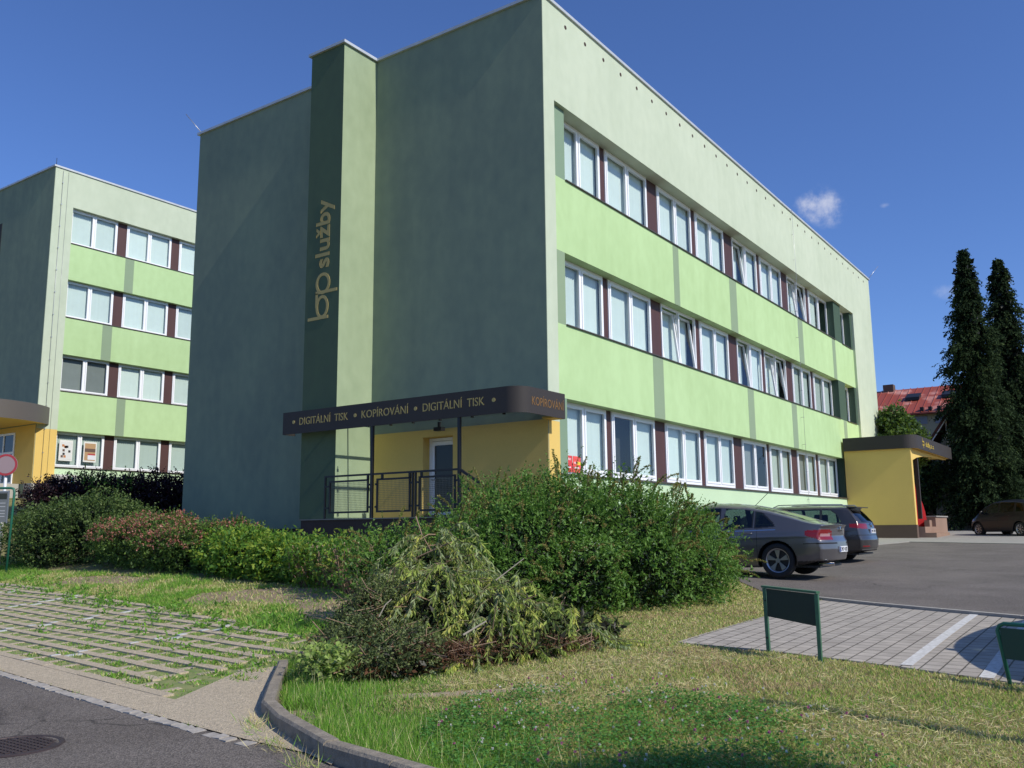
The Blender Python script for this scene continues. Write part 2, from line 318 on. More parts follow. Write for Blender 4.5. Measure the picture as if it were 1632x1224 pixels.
# road edge (v = -12.05) and the strip of setts beside it
VR = float(np.array([-12.15, -.26])@E2)
sheet('road', [LW(-30, VR+.15), LW(60, VR+.15), LW(60, VR-9), LW(-30, VR-9)], 0.0, M_road, 1.0)
ROADPOLY = [LW(-30, VR-.02), LW(60, VR-.02), LW(60, VR-9), LW(-30, VR-9)]
M_sett = mat('granite_sett', (.50, .45, .38), .8, var=.4, vscale=9, bump=.6, bscale=40)
mb = MB(); u = -7.4
while u < 24:
    l = .1+random.random()*.06; a = LW(u, VR+.02+random.uniform(-.012, .012)); b2 = LW(u+l-.012, VR+.02); c2 = LW(u+l-.012, VR+.125); d2 = LW(u, VR+.12+random.uniform(-.012, .012))
    z = [float(H(*p))+.010+random.uniform(-.006, .006) for p in (a, b2, c2, d2)]
    if not (u < -6.0 and random.random() < .5):
        mb.raw([(*a, z[0]-.06), (*b2, z[1]-.06), (*c2, z[2]-.06), (*d2, z[3]-.06), (*a, z[0]), (*b2, z[1]), (*c2, z[2]), (*d2, z[3])], [(4,5,6,7),(0,1,5,4),(1,2,6,5),(2,3,7,6),(3,0,4,7)])
    u += l
single('sett_strip', mb, M_sett, (0, 0, 0), kind='structure', fixn=False)
# concrete apron and grass-grid parking
M_conc = mat('worn_concrete', (.64, .525, .36), .92, var=.42, vscale=26, bump=1, bscale=55, fine=.25, fscale=130, bdist=.02)
M_pav_soil = mat('paver_soil', (.30, .29, .11), .95, col2=(.15, .22, .06), vscale=6, bump=.8, bscale=50)
V0, V1 = VR+.13, -8.72
APRON = [LW(40, V0+.42), LW(40, V0), LW(-7.9, V0), LW(-8.35, V0-.10), (-12.93, -6.5), (-12.38, -5.4), (-12.03, -4.77), (-11.43, -4.16), (-10.7, -3.42), (-10.42, -3.05), LW(-4.35, V0+1.5), LW(-5.1, V0+.42)]
sheet('concrete_apron', APRON, .012, M_conc, .4)
LOT = [LW(-5.1, V0+.42), LW(30, V0+.42), LW(30, -6.0), (-5.7, 13.25), (-7.5, 3.7), (-9.1, -2.3), (-10.05, -2.75), (-10.6, -3.35), (-11.4, -3.75)]
sheet('grass_grid_bed', LOT, -.004, M_pav_soil, .5)
LOTBIG = [LW(-5.15, V0+.35), LW(30.2, V0+.35), LW(30.2, -5.8), (-5.5, 13.25), (-7.3, 3.8), (-8.9, -2.2), (-9.95, -2.9), LW(-4.5, V0+1.55)]
mb = MB(); PV = .343; PU = .52
CELLS = []
M_paint = mat('worn_white_paint', (.60, .60, .57), .8, var=.35, vscale=12)
def lotbox(mb, u0, u1, v0, v1, z=.018, mi=0):
    ps = [LW(u0, v0), LW(u1, v0), LW(u1, v1), LW(u0, v1)]; zz = [float(H(*p)) for p in ps]
    if not all(inpoly(np.array(p[0]), np.array(p[1]), LOTBIG) for p in ps): return
    mb.raw([(*p, q-.06) for p, q in zip(ps, zz)]+[(*p, q+z) for p, q in zip(ps, zz)], [(4,5,6,7),(0,1,5,4),(1,2,6,5),(2,3,7,6),(3,0,4,7)], mi)
lines = [-1.05, 2.8, 6.3, 9.9, 13.5]
for r in range(15):
    v0 = V0+.42+r*PV; uo = (r % 2)*.26
    uu = -5.1+random.uniform(0, .3)
    while uu < 29:
        j = random.uniform(-.006, .006)
        paint = any(abs(uu+.5-L) < .5 for L in lines) and r % 2 == 0 and False
        lotbox(mb, uu, uu+1.03, v0, v0+.125+j, .018+j*.5)
        uu += 1.04
    for c in range(66):
        ua = -5.1+uo+c*PU
        white = any(abs(ua+.1-L) < .16 for L in lines) and random.random() < .8
        lotbox(mb, ua, ua+.10, v0+.13, v0+PV-.005, .004 if not white else .012, 1 if white else 0)
        CELLS.append((ua+.17, ua+PU, v0+.13, v0+PV))
for r in range(15):
    v0 = V0+.42+r*PV
    for L in lines:
        if random.random() < .7 and not (r > 11 and L < 0): lotbox(mb, L-.05+random.uniform(0, .06), L+.07, v0+.004, v0+.121, .0255, 1)
single('grass_grid_paving', mb, [M_conc, M_paint], (0, 0, 0), kind='structure', fixn=False)
# asphalt lot, pavement by the porch, block-paved bays
ASPH = [(1.0, -1.4), (1.3, -3.6), (-.8, -4.8), (-2.05, -5.7), (-2.5, -6.69), (-3.97, -9.78), (-5.6, -13.2), (-8, -18), (-10, -30), (22, -30), (21, -14), (19.9, -7.6), (21.0, -4.7), (21.3, -3.3), (18.4, -2.9), (15.5, -2.6), (14.6, -.3), (1.0, -.3)]
sheet('parking_asphalt', ASPH, .0, M_lot, .9)
M_pave = mat('pavement_concrete', (.36, .335, .29), .9, var=.2, vscale=2.5, bump=.4, bscale=60, fine=.08, fscale=60)
PAVE = [(14.7, -.3), (15.6, -2.65), (18.4, -2.95), (21.35, -3.35), (21.08, -4.7), (19.98, -7.6), (21.1, -14), (22, -30), (48, -30), (49, 0), (50, 1.0), (40, 2.0), (33, 3), (33, -.0)]
sheet('pavement', PAVE, .02, M_pave, .9, skirt=.08)
def brick_mat():
    m = D.materials.new('block_paving'); m.use_nodes = True; t = m.node_tree; b = t.nodes['Principled BSDF']; b.inputs['Roughness'].default_value = .88
    g = t.nodes.new('ShaderNodeTexCoord'); mp = t.nodes.new('ShaderNodeMapping'); mp.inputs['Rotation'].default_value = (0, 0, rad(90)); t.links.new(g.outputs['Object'], mp.inputs[0])
    k = t.nodes.new('ShaderNodeTexBrick'); k.inputs['Scale'].default_value = 1; k.inputs['Brick Width'].default_value = .2; k.inputs['Row Height'].default_value = .17
    k.inputs['Mortar Size'].default_value = .008; k.inputs['Mortar Smooth'].default_value = .3; k.inputs['Color1'].default_value = (.38, .335, .28, 1); k.inputs['Color2'].default_value = (.45, .40, .335, 1); k.inputs['Mortar'].default_value = (.12, .105, .08, 1)
    mp2 = t.nodes.new('ShaderNodeMapping'); mp2.inputs['Rotation'].default_value = (0, 0, 0); t.links.new(g.outputs['Object'], mp2.inputs[0]); t.links.new(mp2.outputs[0], k.inputs['Vector'])
    n = t.nodes.new('ShaderNodeTexNoise'); n.inputs['Scale'].default_value = 5; n.inputs['Detail'].default_value = 8; t.links.new(g.outputs['Object'], n.inputs['Vector'])
    r = t.nodes.new('ShaderNodeMapRange'); r.inputs['From Min'].default_value = .3; r.inputs['From Max'].default_value = .7; r.inputs['To Min'].default_value = .82; r.inputs['To Max'].default_value = 1.12; t.links.new(n.outputs[0], r.inputs['Value'])
    s = t.nodes.new('ShaderNodeVectorMath'); s.operation = 'SCALE'; t.links.new(k.outputs[0], s.inputs[0]); t.links.new(r.outputs[0], s.inputs['Scale']); t.links.new(s.outputs[0], b.inputs['Base Color'])
    bp = t.nodes.new('ShaderNodeBump'); bp.invert = True; bp.inputs['Strength'].default_value = .9; bp.inputs['Distance'].default_value = .012; t.links.new(k.outputs['Fac'], bp.inputs['Height']); t.links.new(bp.outputs[0], b.inputs['Normal'])
    return m
BAY = [(-7.95, -6.75), (-2.55, -6.78), (-4.02, -9.8), (-5.7, -13.2), (-8, -18), (-8.8, -13), (-8.62, -10.1), (-8.3, -9.1), (-8.05, -7.9)]
sheet('block_paving', BAY, -.004, brick_mat(), .5, skirt=.05)
mb = MB(); EP = [(-2.5, -6.72), (-3.99, -9.78), (-5.65, -13.2), (-8, -18)]
for a, b2 in zip(EP, EP[1:]):
    a = np.array(a); b2 = np.array(b2); L = np.linalg.norm(b2-a); d = (b2-a)/L; nn = np.array([-d[1], d[0]]); k = int(L/1.0)
    for i in range(k):
        p = a+d*(L*i/k); q2 = a+d*(L*(i+1)/k-.01); z0 = float(H(*p)); z1 = float(H(*q2)); o = nn*.05
        mb.raw([(*(p-o), z0-.1), (*(q2-o), z1-.1), (*(q2+o), z1-.1), (*(p+o), z0-.1), (*(p-o), z0+.035), (*(q2-o), z1+.035), (*(q2+o), z1+.035), (*(p+o), z0+.035)], [(4,5,6,7),(0,1,5,4),(1,2,6,5),(2,3,7,6),(3,0,4,7)])
single('bay_edging', mb, mat('edging_stone', (.42, .39, .34), .9, var=.2, vscale=8, bump=.4), (0, 0, 0), kind='structure')
def paintline(x0, y0, x1, y1, w_):
    a = np.array([x0, y0]); b2 = np.array([x1, y1]); d = (b2-a)/np.linalg.norm(b2-a); n2 = np.array([-d[1], d[0]])*w_/2
    return [tuple(a-n2), tuple(b2-n2), tuple(b2+n2), tuple(a+n2)]
M_line = mat('bay_line_paint', (.74, .73, .70), .85, col2=(.45, .43, .39), vscale=22, contrast=.9, detail=8)
sheet('bay_line', paintline(-8.25, -9.22, -3.75, -9.17, .11), .002, M_line, .4)
sheet('bay_line', paintline(-8.55, -9.93, -4.3, -9.86, .12), .002, M_line, .4)
sheet('bay_line', paintline(-8.7, -12.3, -5.4, -12.25, .12), .002, M_line, .4)
# raised concrete kerb round the grass
KP = [(-10.45, -3.0), (-10.75, -3.35), (-11.5, -4.1), (-12.1, -4.72), (-12.45, -5.35), (-12.95, -6.4), (-13.35, -8.0), (-13.6, -10), (-14, -16), (-14.6, -26)]
def polyline(pts, step):
    out = []
    for a, b2 in zip(pts, pts[1:]):
        a = np.array(a, float); b2 = np.array(b2, float); k = max(1, round(np.linalg.norm(b2-a)/step))
        out += [a+(b2-a)*i/k for i in range(k)]
    return out+[np.array(pts[-1], float)]
kp = KP; mb = MB()
for i in range(len(kp)-1):
    a = np.array(kp[i], float); b2 = np.array(kp[i+1], float); L = np.linalg.norm(b2-a); d = (b2-a)/L; nn = np.array([d[1], -d[0]])
    k = max(1, round(L/1.0))
    for j in range(k):
        p = a+d*L*j/k; q2 = a+d*(L*(j+1)/k-.012); 
        lo = min(float(H(*p)), float(H(*q2)))-.12; h0 = .12; zt0 = max(float(H(*p)), .0)+h0; zt1 = max(float(H(*q2)), .0)+h0+random.uniform(-.012, .012)
        if i == 0: zt0 -= .05
        w0 = -nn*.0; w1 = -nn*.135                     # thickness towards the grass
        P1 = [(*(p), lo), (*(q2), lo), (*(q2-nn*-0+w1*-1), lo), (*(p+w1*-1), lo)]
        o = nn*-.11 if False else None
        g = np.array([-d[1], d[0]])*.0
        side = np.array([-d[1], d[0]])                  # left of travel direction
        q_in = q2+side*.112; p_in = p+side*.112
        c = .02
        mb.raw([(*p, lo), (*q2, lo), (*q_in, lo), (*p_in, lo), (*p, zt0-c), (*q2, zt1-c), (*q_in, zt1), (*p_in, zt0), (*(p+side*c), zt0), (*(q2+side*c), zt1)],
               [(0,1,5,4), (4,5,9,8), (8,9,6,7), (1,2,6,9,5), (2,3,7,6), (3,0,4,8,7)])
single('kerb', mb, mat('kerb_concrete', (.33, .28, .21), .95, var=.45, vscale=10, bump=1, bscale=45, fine=.18, fscale=120), (0, 0, 0), kind='structure')
# manhole cover in the road
mc = (-13.72, -3.75); z = float(H(*mc))
mb = MB(); n = 40
def ring(mb, r0, r1, z0, z1, m):
    vs = [(mc[0]+r0*math.cos(t), mc[1]+r0*math.sin(t), z0) for t in np.linspace(0, 2*math.pi, n, False)]+[(mc[0]+r1*math.cos(t), mc[1]+r1*math.sin(t), z1) for t in np.linspace(0, 2*math.pi, n, False)]
    mb.raw(vs, [(i, (i+1) % n, (i+1) % n+n, i+n) for i in range(n)], m)
ring(mb, .38, .36, z+.004, z+.014, 0); ring(mb, .36, .325, z+.014, z+.014, 0); ring(mb, .325, .318, z+.014, z+.004, 0)
mb.raw([(mc[0]+.318*math.cos(t), mc[1]+.318*math.sin(t), z+.008) for t in np.linspace(0, 2*math.pi, n, False)], [tuple(range(n))], 0)
for i in range(-5, 6):
    l = math.sqrt(.3**2-(i*.052)**2)
    for j in range(-5, 6):
        if math.hypot(i*.052, j*.052) < .29: mb.box(mc[0]+i*.052-.018, mc[0]+i*.052+.018, mc[1]+j*.052-.018, mc[1]+j*.052+.018, z+.008, z+.014)
single('manhole_cover', mb, mat('cast_iron', (.085, .06, .055), .6, metal=.4, var=.3, vscale=8), (mc[0], mc[1], z), 'round dark iron manhole cover set in the road', 'manhole cover', fixn=False)

# ------------------------------------------------------------------ building materials
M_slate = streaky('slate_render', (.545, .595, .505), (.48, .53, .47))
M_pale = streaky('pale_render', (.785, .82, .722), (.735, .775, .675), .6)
M_base = stucco('base_render', (0.780, 0.871, 0.716), .06)
M_bright = streaky('bright_green_render', (.735, .842, .622), (.69, .795, .575), .6)
M_stripe = stucco('grey_green_stripe', (.565, .64, .52), .08)
M_mid = stucco('mid_green_render', (.52, .61, .51), .08)
M_dgreen = stucco('dark_green_render', (.29, .37, .31), .1)
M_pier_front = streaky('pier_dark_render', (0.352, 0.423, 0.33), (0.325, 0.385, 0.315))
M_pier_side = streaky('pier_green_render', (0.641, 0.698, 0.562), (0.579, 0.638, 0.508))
M_yellow = stucco('yellow_render', (.90, .765, .44), .07)
M_yellow_d = M_yellow
M_plinth = stucco('brown_plinth_render', (.42, .35, .31), .15)
M_dplinth = stucco('dark_plinth_render', (.30, .26, .25), .15)
M_white = mat('white_window_profile', (.90, .905, .90), .35, spec=.4)
M_brown = mat('brown_infill_board', lin((.33, .215, .20)), .6, var=.2, vscale=3, axes=(1, 1, .2))
M_flash = mat('dark_sill_flashing', (.09, .075, .06), .5, metal=.3)
M_cop = mat('galvanised_coping', (.60, .62, .63), .5, metal=.25, var=.2, vscale=2)
M_black = mat('black_metal', (.022, .022, .024), .45, metal=.3)
M_fascia = mat('anthracite_fascia', (.047, .040, .036), .62, spec=.3, coat=.0, var=.08, vscale=1)
M_soffit = mat('soffit_sheet', lin((.42, .50, .50)), .7)
M_gold = mat('ochre_lettering', lin((.74, .65, .38)), .55)
M_goldy = mat('yellow_lettering', lin((.80, .68, .22)), .55)
M_goldd = mat('brown_lettering', lin((.50, .36, .16)), .55)
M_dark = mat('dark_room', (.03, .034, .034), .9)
M_blind = mat('blind_fabric', lin((.855, .90, .865)), .8, var=.06, vscale=3)
M_blind2 = mat('blind_fabric_grey', lin((.52, .545, .53)), .8, var=.1, vscale=3)
M_blind3 = mat('blind_fabric_green', lin((.74, .79, .75)), .8, var=.05, vscale=3)
M_glass = glass('window_glass', (.95, .99, .99), .015)
M_steel = mat('zinc_wire', (.5, .5, .5), .4, metal=.8)

# ------------------------------------------------------------------ text
def text_mesh(s, name, loc, xdir, ydir, width=None, height=None, mat_=None, parent=None, ext=.006, bold=.0, spacing=1.0, left=False):
    cu = D.curves.new('t', 'FONT'); cu.body = s; cu.size = 1; cu.extrude = 0; cu.offset = bold; cu.space_character = spacing; cu.resolution_u = 4
    o = D.objects.new('t', cu); COL.objects.link(o); bpy.context.view_layer.update()
    me = D.meshes.new_from_object(o.evaluated_get(bpy.context.evaluated_depsgraph_get())); COL.objects.unlink(o); D.objects.remove(o)
    n = len(me.vertices); co = np.empty(n*3); me.vertices.foreach_get('co', co); co = co.reshape(-1, 3)
    x0, x1, y0 = co[:, 0].min(), co[:, 0].max(), 0
    cap = co[:, 1].max()
    sx = (width/(x1-x0)) if width else 1; sy = (height/cap) if height else sx
    if not width: sx = sy
    X_ = (co[:, 0]-x0)*sx; Y_ = co[:, 1]*sy
    xd = np.array(xdir, float); yd = np.array(ydir, float); nd = np.cross(xd, yd)
    W = np.array(loc)+X_[:, None]*xd+Y_[:, None]*yd
    fs = [tuple(p.vertices) for p in me.polygons]
    mb = MB(); mb.raw([tuple(p+nd*ext) for p in W], fs)
    # rim for thickness
    ec = {}
    for f in fs:
        for i in range(len(f)):
            e = tuple(sorted((f[i], f[(i+1) % len(f)]))); ec[e] = ec.get(e, 0)+1
    for e, c in ec.items():
        if c == 1: a, b = W[e[0]], W[e[1]]; mb.face([tuple(a), tuple(b), tuple(b+nd*ext), tuple(a+nd*ext)])
    D.meshes.remove(me)
    return part(name, mb, mat_, parent, fixn=False)

# ------------------------------------------------------------------ windows
def blind_mb(x0, x1, y, z0, z1, slat=.085, ang=22, full=True):
    mb = MB(True); n = max(1, int((x1-x0)/slat)); s = (x1-x0)/n; c, q = math.cos(rad(ang)), math.sin(rad(ang))
    for i in range(n):
        xc = x0+(i+.5)*s; h = s*.53; q = -abs(q); j = random.uniform(-.05, .05)
        mb.face([(xc-h*c, y-h*(q+j), z0), (xc+h*c, y+h*(q+j), z0), (xc+h*c, y+h*(q+j), z1), (xc-h*c, y-h*(q+j), z1)])
    return mb
def window(parent, x0, x1, yw, z0, z1, style='bb', sill=.03, tall_bottom=.0):
    """two-sash plastic window in the plane y=yw. style per sash: b blind, g grey blind, n green blind, d dark, t tilted open, h half blind"""
    f = MB(True); fw = .055; b0 = z0+tall_bottom
    f.box(x0, x0+fw, yw, yw+.07, z0, z1); f.box(x1-fw, x1, yw, yw+.07, z0, z1)
    f.box(x0+fw, x1-fw, yw, yw+.07, z1-fw, z1); f.box(x0+fw, x1-fw, yw, yw+.07, z0, b0+fw)
    n = len(style); wdt = (x1-x0-2*fw)/n; mull = .03
    for i in range(1, n): f.box(x0+fw+i*wdt-mull, x0+fw+i*wdt+mull, yw+.002, yw+.068, b0+fw, z1-fw)
    W = part('window', f, M_white, parent)
    for i, st in enumerate(style):
        a = x0+fw+i*wdt+(mull if i else 0)+.004; b = x0+fw+(i+1)*wdt-(mull if i < n-1 else 0)-.004; s = MB(True); sw = .06
        lo, hi = b0+fw+.003, z1-fw-.003; y0 = yw-.014
        s.box(a, a+sw, y0, y0+.06, lo, hi); s.box(b-sw, b, y0, y0+.06, lo, hi); s.box(a+sw, b-sw, y0, y0+.06, lo, lo+sw); s.box(a+sw, b-sw, y0, y0+.06, hi-sw, hi)
        g = MB(True); g.face([(a+sw-.005, y0+.03, lo+sw-.005), (b-sw+.005, y0+.03, lo+sw-.005), (b-sw+.005, y0+.03, hi-sw+.005), (a+sw-.005, y0+.03, hi-sw+.005)])
        if st == 't':
            for q in (s, g):
                q.v = [(v[0], v[1]+(v[2]-(1.6+(lo-1.6)*KS))*.115, v[2]) for v in q.v]
        so = part('sash', s, M_white, W); part('pane', g, M_glass, W, fixn=False)
        if st in 'bgnht':
            m = {'b': M_blind, 'g': M_blind2, 'n': M_blind3, 'h': M_blind, 't': M_blind}[st]
            zb = lo if st != 'h' else lo+(hi-lo)*.55
            part('blind', blind_mb(a, b, yw+(.13 if st != 't' else .30), zb+.03, hi+.03, ang=random.uniform(10, 34)), m, W)
    return W

# ================================================================== MAIN BUILDING
B1 = thing('office_building', Tq(0, 0, 1.2), 'three storey green office block at right with a dark sign canopy at its corner', 'building', 'green office blocks')
YS, YW = .10, .38
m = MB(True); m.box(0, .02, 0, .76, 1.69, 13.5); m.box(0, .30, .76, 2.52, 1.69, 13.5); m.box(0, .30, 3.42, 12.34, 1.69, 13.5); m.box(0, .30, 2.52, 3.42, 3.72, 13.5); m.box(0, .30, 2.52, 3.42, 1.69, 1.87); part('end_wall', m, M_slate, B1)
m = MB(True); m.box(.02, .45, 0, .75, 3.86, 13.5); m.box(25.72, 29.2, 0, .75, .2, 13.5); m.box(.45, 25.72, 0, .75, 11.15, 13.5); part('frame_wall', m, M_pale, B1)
m = MB(True); m.box(.45, 25.72, .03, .75, .2, 2.735); part('base_wall', m, M_base, B1)
m = MB(True); m.box(.02, .45, .001, .75, 1.95, 3.86); part('corner_wall', m, M_yellow, B1)
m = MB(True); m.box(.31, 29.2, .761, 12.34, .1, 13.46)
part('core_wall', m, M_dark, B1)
m = MB(True); m.box(.03, .45, .05, 12.2, .0, 1.95); part('plinth', m, M_dplinth, B1)
SP = []
for (z0, z1, strips) in ((4.42, 6.06, [(5.23, 5.85), (12.05, 12.6), (16.45, 17.02), (23.3, 23.8)]), (7.73, 9.45, [(6.73, 7.1), (10.91, 11.5), (17.8, 18.35), (22.34, 22.8)])):
    m = MB(True); m.box(.45, 25.72, YS, .75, z0, z1); sp = part('spandrel_wall', m, M_bright, B1)
    for a, b in strips:
        m = MB(True); m.box(a, b, YS-.003, YS+.05, z0+.001, z1-.001); part('painted_stripe', m, M_stripe, sp)
# end piers beside the window bands
for z0, z1, x1, mm, yy in ((9.45, 11.15, 1.02, M_mid, YS), (6.06, 7.73, .95, M_stripe, YS), (2.735, 4.42, .92, M_mid, YS)):
    m = MB(True); m.box(.45, x1, yy, .75, z0, z1); part('band_end', m, mm, B1)
for z0, z1 in ((9.45, 11.15), (6.06, 7.73)):
    m = MB(True); m.box(22.88, 23.92, YS, .75, z0, z1); part('band_pillar', m, M_dgreen, B1); m = MB(True); m.box(25.46, 25.72, YS, .75, z0, z1); part('band_pillar', m, M_dgreen, B1)
m = MB(True); m.box(22.95, 25.72, YS, .75, 2.735, 4.42); part('band_pillar', m, M_dgreen, B1)
WX = [(1.02, 3.18), (3.43, 5.80), (6.42, 8.75), (9.03, 11.33), (12.05, 14.35), (14.63, 16.95), (17.65, 19.93), (20.28, 22.88)]
rows = [(2.78, 4.42, ['bb', 'db', 'bb', 'bb', 'gd', 'nn', 'gn', 'nn'], .06), (6.09, 7.73, ['bb', 'bb', 'tt', 'bb', 'tb', 'tt', 'nn', 'nn'], 0), (9.48, 11.15, ['bb', 'bb', 'bb', 'bb', 'tb', 'bb', 'tt', 'bd'], 0)]
for ri, (z0, z1, st, tb) in enumerate(rows):
    for i, (a, b) in enumerate(WX): window(B1, a+.012, b-.012, YW, z0, z1, st[i], tall_bottom=tb)
    for i in range(7):
        m = MB(True); m.box(WX[i][1]-.01, WX[i+1][0]+.01, YW+.03, YW+.08, z0, z1); part('infill_panel', m, M_brown, B1)
    if ri: window(B1, 23.94, 25.45, YW, z0, z1, 'nn')
    m = MB(True)
    if ri: m.box(.95 if ri == 1 else 1.02, 22.87, YS-.04, YW+.02, z0-.03, z0-.005); m.box(23.93, 25.45, YS-.04, YW+.02, z0-.03, z0-.005)
    else: m.box(.47, 25.7, -.02, YW+.02, z0-.045, z0-.005)
    part('window_sill', m, M_flash, B1)
    # floor and back of the rooms behind the glass
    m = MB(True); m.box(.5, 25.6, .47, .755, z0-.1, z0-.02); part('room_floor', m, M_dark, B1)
# coping
m = MB(True)
m.box(-.06, .3, -.05, 5.02, 13.5, 13.57); m.box(-.06, .3, 6.25, 12.42, 13.5, 13.57); m.box(.3, 29.27, -.05, .3, 13.5, 13.57); m.box(28.95, 29.27, .3, 12.42, 13.5, 13.57); m.box(.3, 28.95, 12.1, 12.42, 13.5, 13.57)
m.box(-1.21, -.06, 4.99, 6.27, 13.5, 13.57); m.box(-.06, .3, 5.02, 6.25, 13.5, 13.57)
part('coping', m, M_cop, B1)
m = MB(True)
for i in range(13): m.box(.02, .08, .6+i*.92, .66+i*.92, 13.57, 13.62)
for i in range(30): m.box(.5+i*.98, .54+i*.98, .05, .11, 13.57, 13.615)
part('roof_bracket', m, M_black, B1)
for i in range(31):
    x = 1.01+i*.905; mb = MB(True); c = [(x+.052*math.cos(t), -.004, 13.19+.052*math.sin(t)) for t in np.linspace(0, 2*math.pi, 12, False)]
    mb.raw(c+[(p[0], .01, p[2]) for p in c], [tuple(range(12))]+[(k, (k+1) % 12, (k+1) % 12+12, k+12) for k in range(12)])
    part('vent_hole', mb, mat('vent_brown', (.05, .025, .018), .8), B1)  # flat dark brown disc in place of an open hole
# lightning conductor on the facade and rods on the roof corners
m = MB(True); m.tube([(17.35, -.06, 13.6), (17.35, -.09, 11.2), (17.4, -.02, 9.4), (17.4, -.02, 2.4)], .006, 5)
for z in np.arange(2.6, 13.4, 1.0): m.tube([(17.38, .08, z), (17.38, -.06, z)], .008, 5)
part('lightning_conductor', m, M_steel, B1)
m = MB(True); m.tube([(.05, 12.3, 13.55), (-.25, 12.75, 14.2)], .012, 6); part('lightning_rod', m, M_steel, B1)
m = MB(True); m.tube([(29.2, 0, 13.55), (29.9, -.35, 14.3)], .012, 6); part('lightning_rod', m, M_steel, B1)
# pier with the vertical logo
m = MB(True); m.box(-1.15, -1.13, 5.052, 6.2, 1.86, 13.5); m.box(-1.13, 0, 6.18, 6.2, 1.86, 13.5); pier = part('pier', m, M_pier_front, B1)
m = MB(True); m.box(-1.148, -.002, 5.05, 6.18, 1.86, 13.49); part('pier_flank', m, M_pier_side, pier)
def arc(mb, cy, cz, ry, rz, w_, a0, a1, n=28, x=-1.158):
    o = []; i_ = []
    for t in np.linspace(rad(a0), rad(a1), n): o.append((x, cy+ry*math.cos(t), cz+rz*math.sin(t))); i_.append((x, cy+(ry-w_)*math.cos(t), cz+(rz-w_)*math.sin(t)))
    vs = o+i_+[(x+.012, p[1], p[2]) for p in o+i_]; n2 = len(o)
    mb.raw(vs, [(k, k+1, n2+k+1, n2+k) for k in range(n2-1)]+[(k, k+2*n2, k+1+2*n2, k+1) for k in range(n2-1)]+[(n2+k, n2+k+1, 3*n2+k+1, 3*n2+k) for k in range(n2-1)])
mb = MB(True); sw = .075
mb.box(-1.158, -1.146, 5.40, 6.09, 6.60, 6.60+sw)                       # b stem
arc(mb, 5.61, 6.90, .215, .285, sw, 0, 360, 40, -1.1585)
arc(mb, 5.60, 7.475, .245, .265, sw, 0, 360, 40, -1.1585)
mb.box(-1.158, -1.146, 5.12, 5.84, 7.225, 7.225+sw)                     # p stem
mb.box(-1.158, -1.146, 5.765, 5.84, 6.9, 7.25)                          # link over the b bowl
part('logo_emblem', mb, M_gold, pier)
p0 = Tq(-1.158, 5.42, 7.86)
text_mesh('služby', 'logo_lettering', p0, (0, 0, 1), (0, 1, 0), width=1.73*KS, height=.46*KS, mat_=M_gold, parent=pier, ext=-.006, bold=.018)

# corner porch: yellow wall, recessed door, platform, canopy
m = MB(True)
m.box(-.012, -.002, .003, 2.52, 1.86, 3.88); m.box(-.012, -.002, 3.42, 5.05, 1.86, 3.88); m.box(-.012, -.002, 2.52, 3.42, 3.72, 3.88)
part('entrance_wall', m, M_yellow_d, B1)
m = MB(True); m.box(-.012, .30, 3.408, 3.419, 1.88, 3.72); m.box(-.012, .30, 2.521, 2.532, 1.88, 3.72); m.box(-.012, .30, 2.532, 3.408, 3.708, 3.719); part('door_reveal', m, M_yellow, B1)
m = MB(True); m.box(.22, .29, 2.535, 2.60, 1.88, 3.70); m.box(.22, .29, 3.34, 3.405, 1.88, 3.70); m.box(.22, .29, 2.60, 3.34, 3.63, 3.70)
door = part('door', m, M_white, B1)
m = MB(True); m.box(.20, .27, 2.61, 2.70, 1.89, 3.62); m.box(.20, .27, 3.24, 3.33, 1.89, 3.62); m.box(.20, .27, 2.70, 3.24, 3.53, 3.62); m.box(.20, .27, 2.70, 3.24, 1.89, 2.02); part('door_leaf', m, M_white, door)
m = MB(True); m.box(.225, .245, 2.701, 3.239, 2.021, 3.529); part('pane', m, mat('dark_glass', (.016, .020, .016), .12, spec=.35), door)
m = MB(True); m.tube([(.20, 3.28, 2.75), (.15, 3.28, 2.75), (.15, 3.16, 2.75)], .012, 6); part('door_handle', m, M_steel, door)
m = MB(True); m.box(-1.5, 0, 1.0, 5.75, .3, 1.86); plat = part('entrance_platform', m, M_dplinth, B1)
m = MB(True); m.box(-1.53, -.013, 1.0, 5.04, 1.86, 1.885); m.box(-1.53, -1.16, 5.04, 5.78, 1.86, 1.885); part('platform_slab', m, mat('slab_stone', (.22, .21, .19), .85, var=.2, vscale=5), plat)
m = MB(True)
for i in range(6): m.box(-1.5, -.02, 1.0-(i+1)*.27, 1.0-i*.27, .3, 1.86-(i+1)*.155)
part('entrance_stairs', m, M_dplinth, B1)
# canopy
def fascia(mb, path, z0, z1, th=.02):
    """ribbon wall following path (list of xy), thickness inwards"""
    pts = [np.array(p, float) for p in path]; N = len(pts); nrm = []
    for i in range(N):
        d = pts[min(i+1, N-1)]-pts[max(i-1, 0)]; d /= np.linalg.norm(d); nrm.append(np.array([-d[1], d[0]]))
    A = [(*p, z0) for p in pts]; B = [(*p, z1) for p in pts]; A2 = [(*(p+n_*th), z0) for p, n_ in zip(pts, nrm)]; B2 = [(*(p+n_*th), z1) for p, n_ in zip(pts, nrm)]
    for i in range(N-1):
        mb.face([A[i], A[i+1], B[i+1], B[i]]); mb.face([A2[i+1], A2[i], B2[i], B2[i+1]]); mb.face([B[i], B[i+1], B2[i+1], B2[i]]); mb.face([A[i+1], A[i], A2[i], A2[i+1]])
    for i in (0, N-1): mb.face([A[i], B[i], B2[i], A2[i]])
CR = .36
cp = [(-1.5, 6.46)]+[(-1.5+CR-CR*math.cos(t), -.34+CR-CR*math.sin(t)) for t in np.linspace(0, math.pi/2, 12)]+[(.12, -.34)]
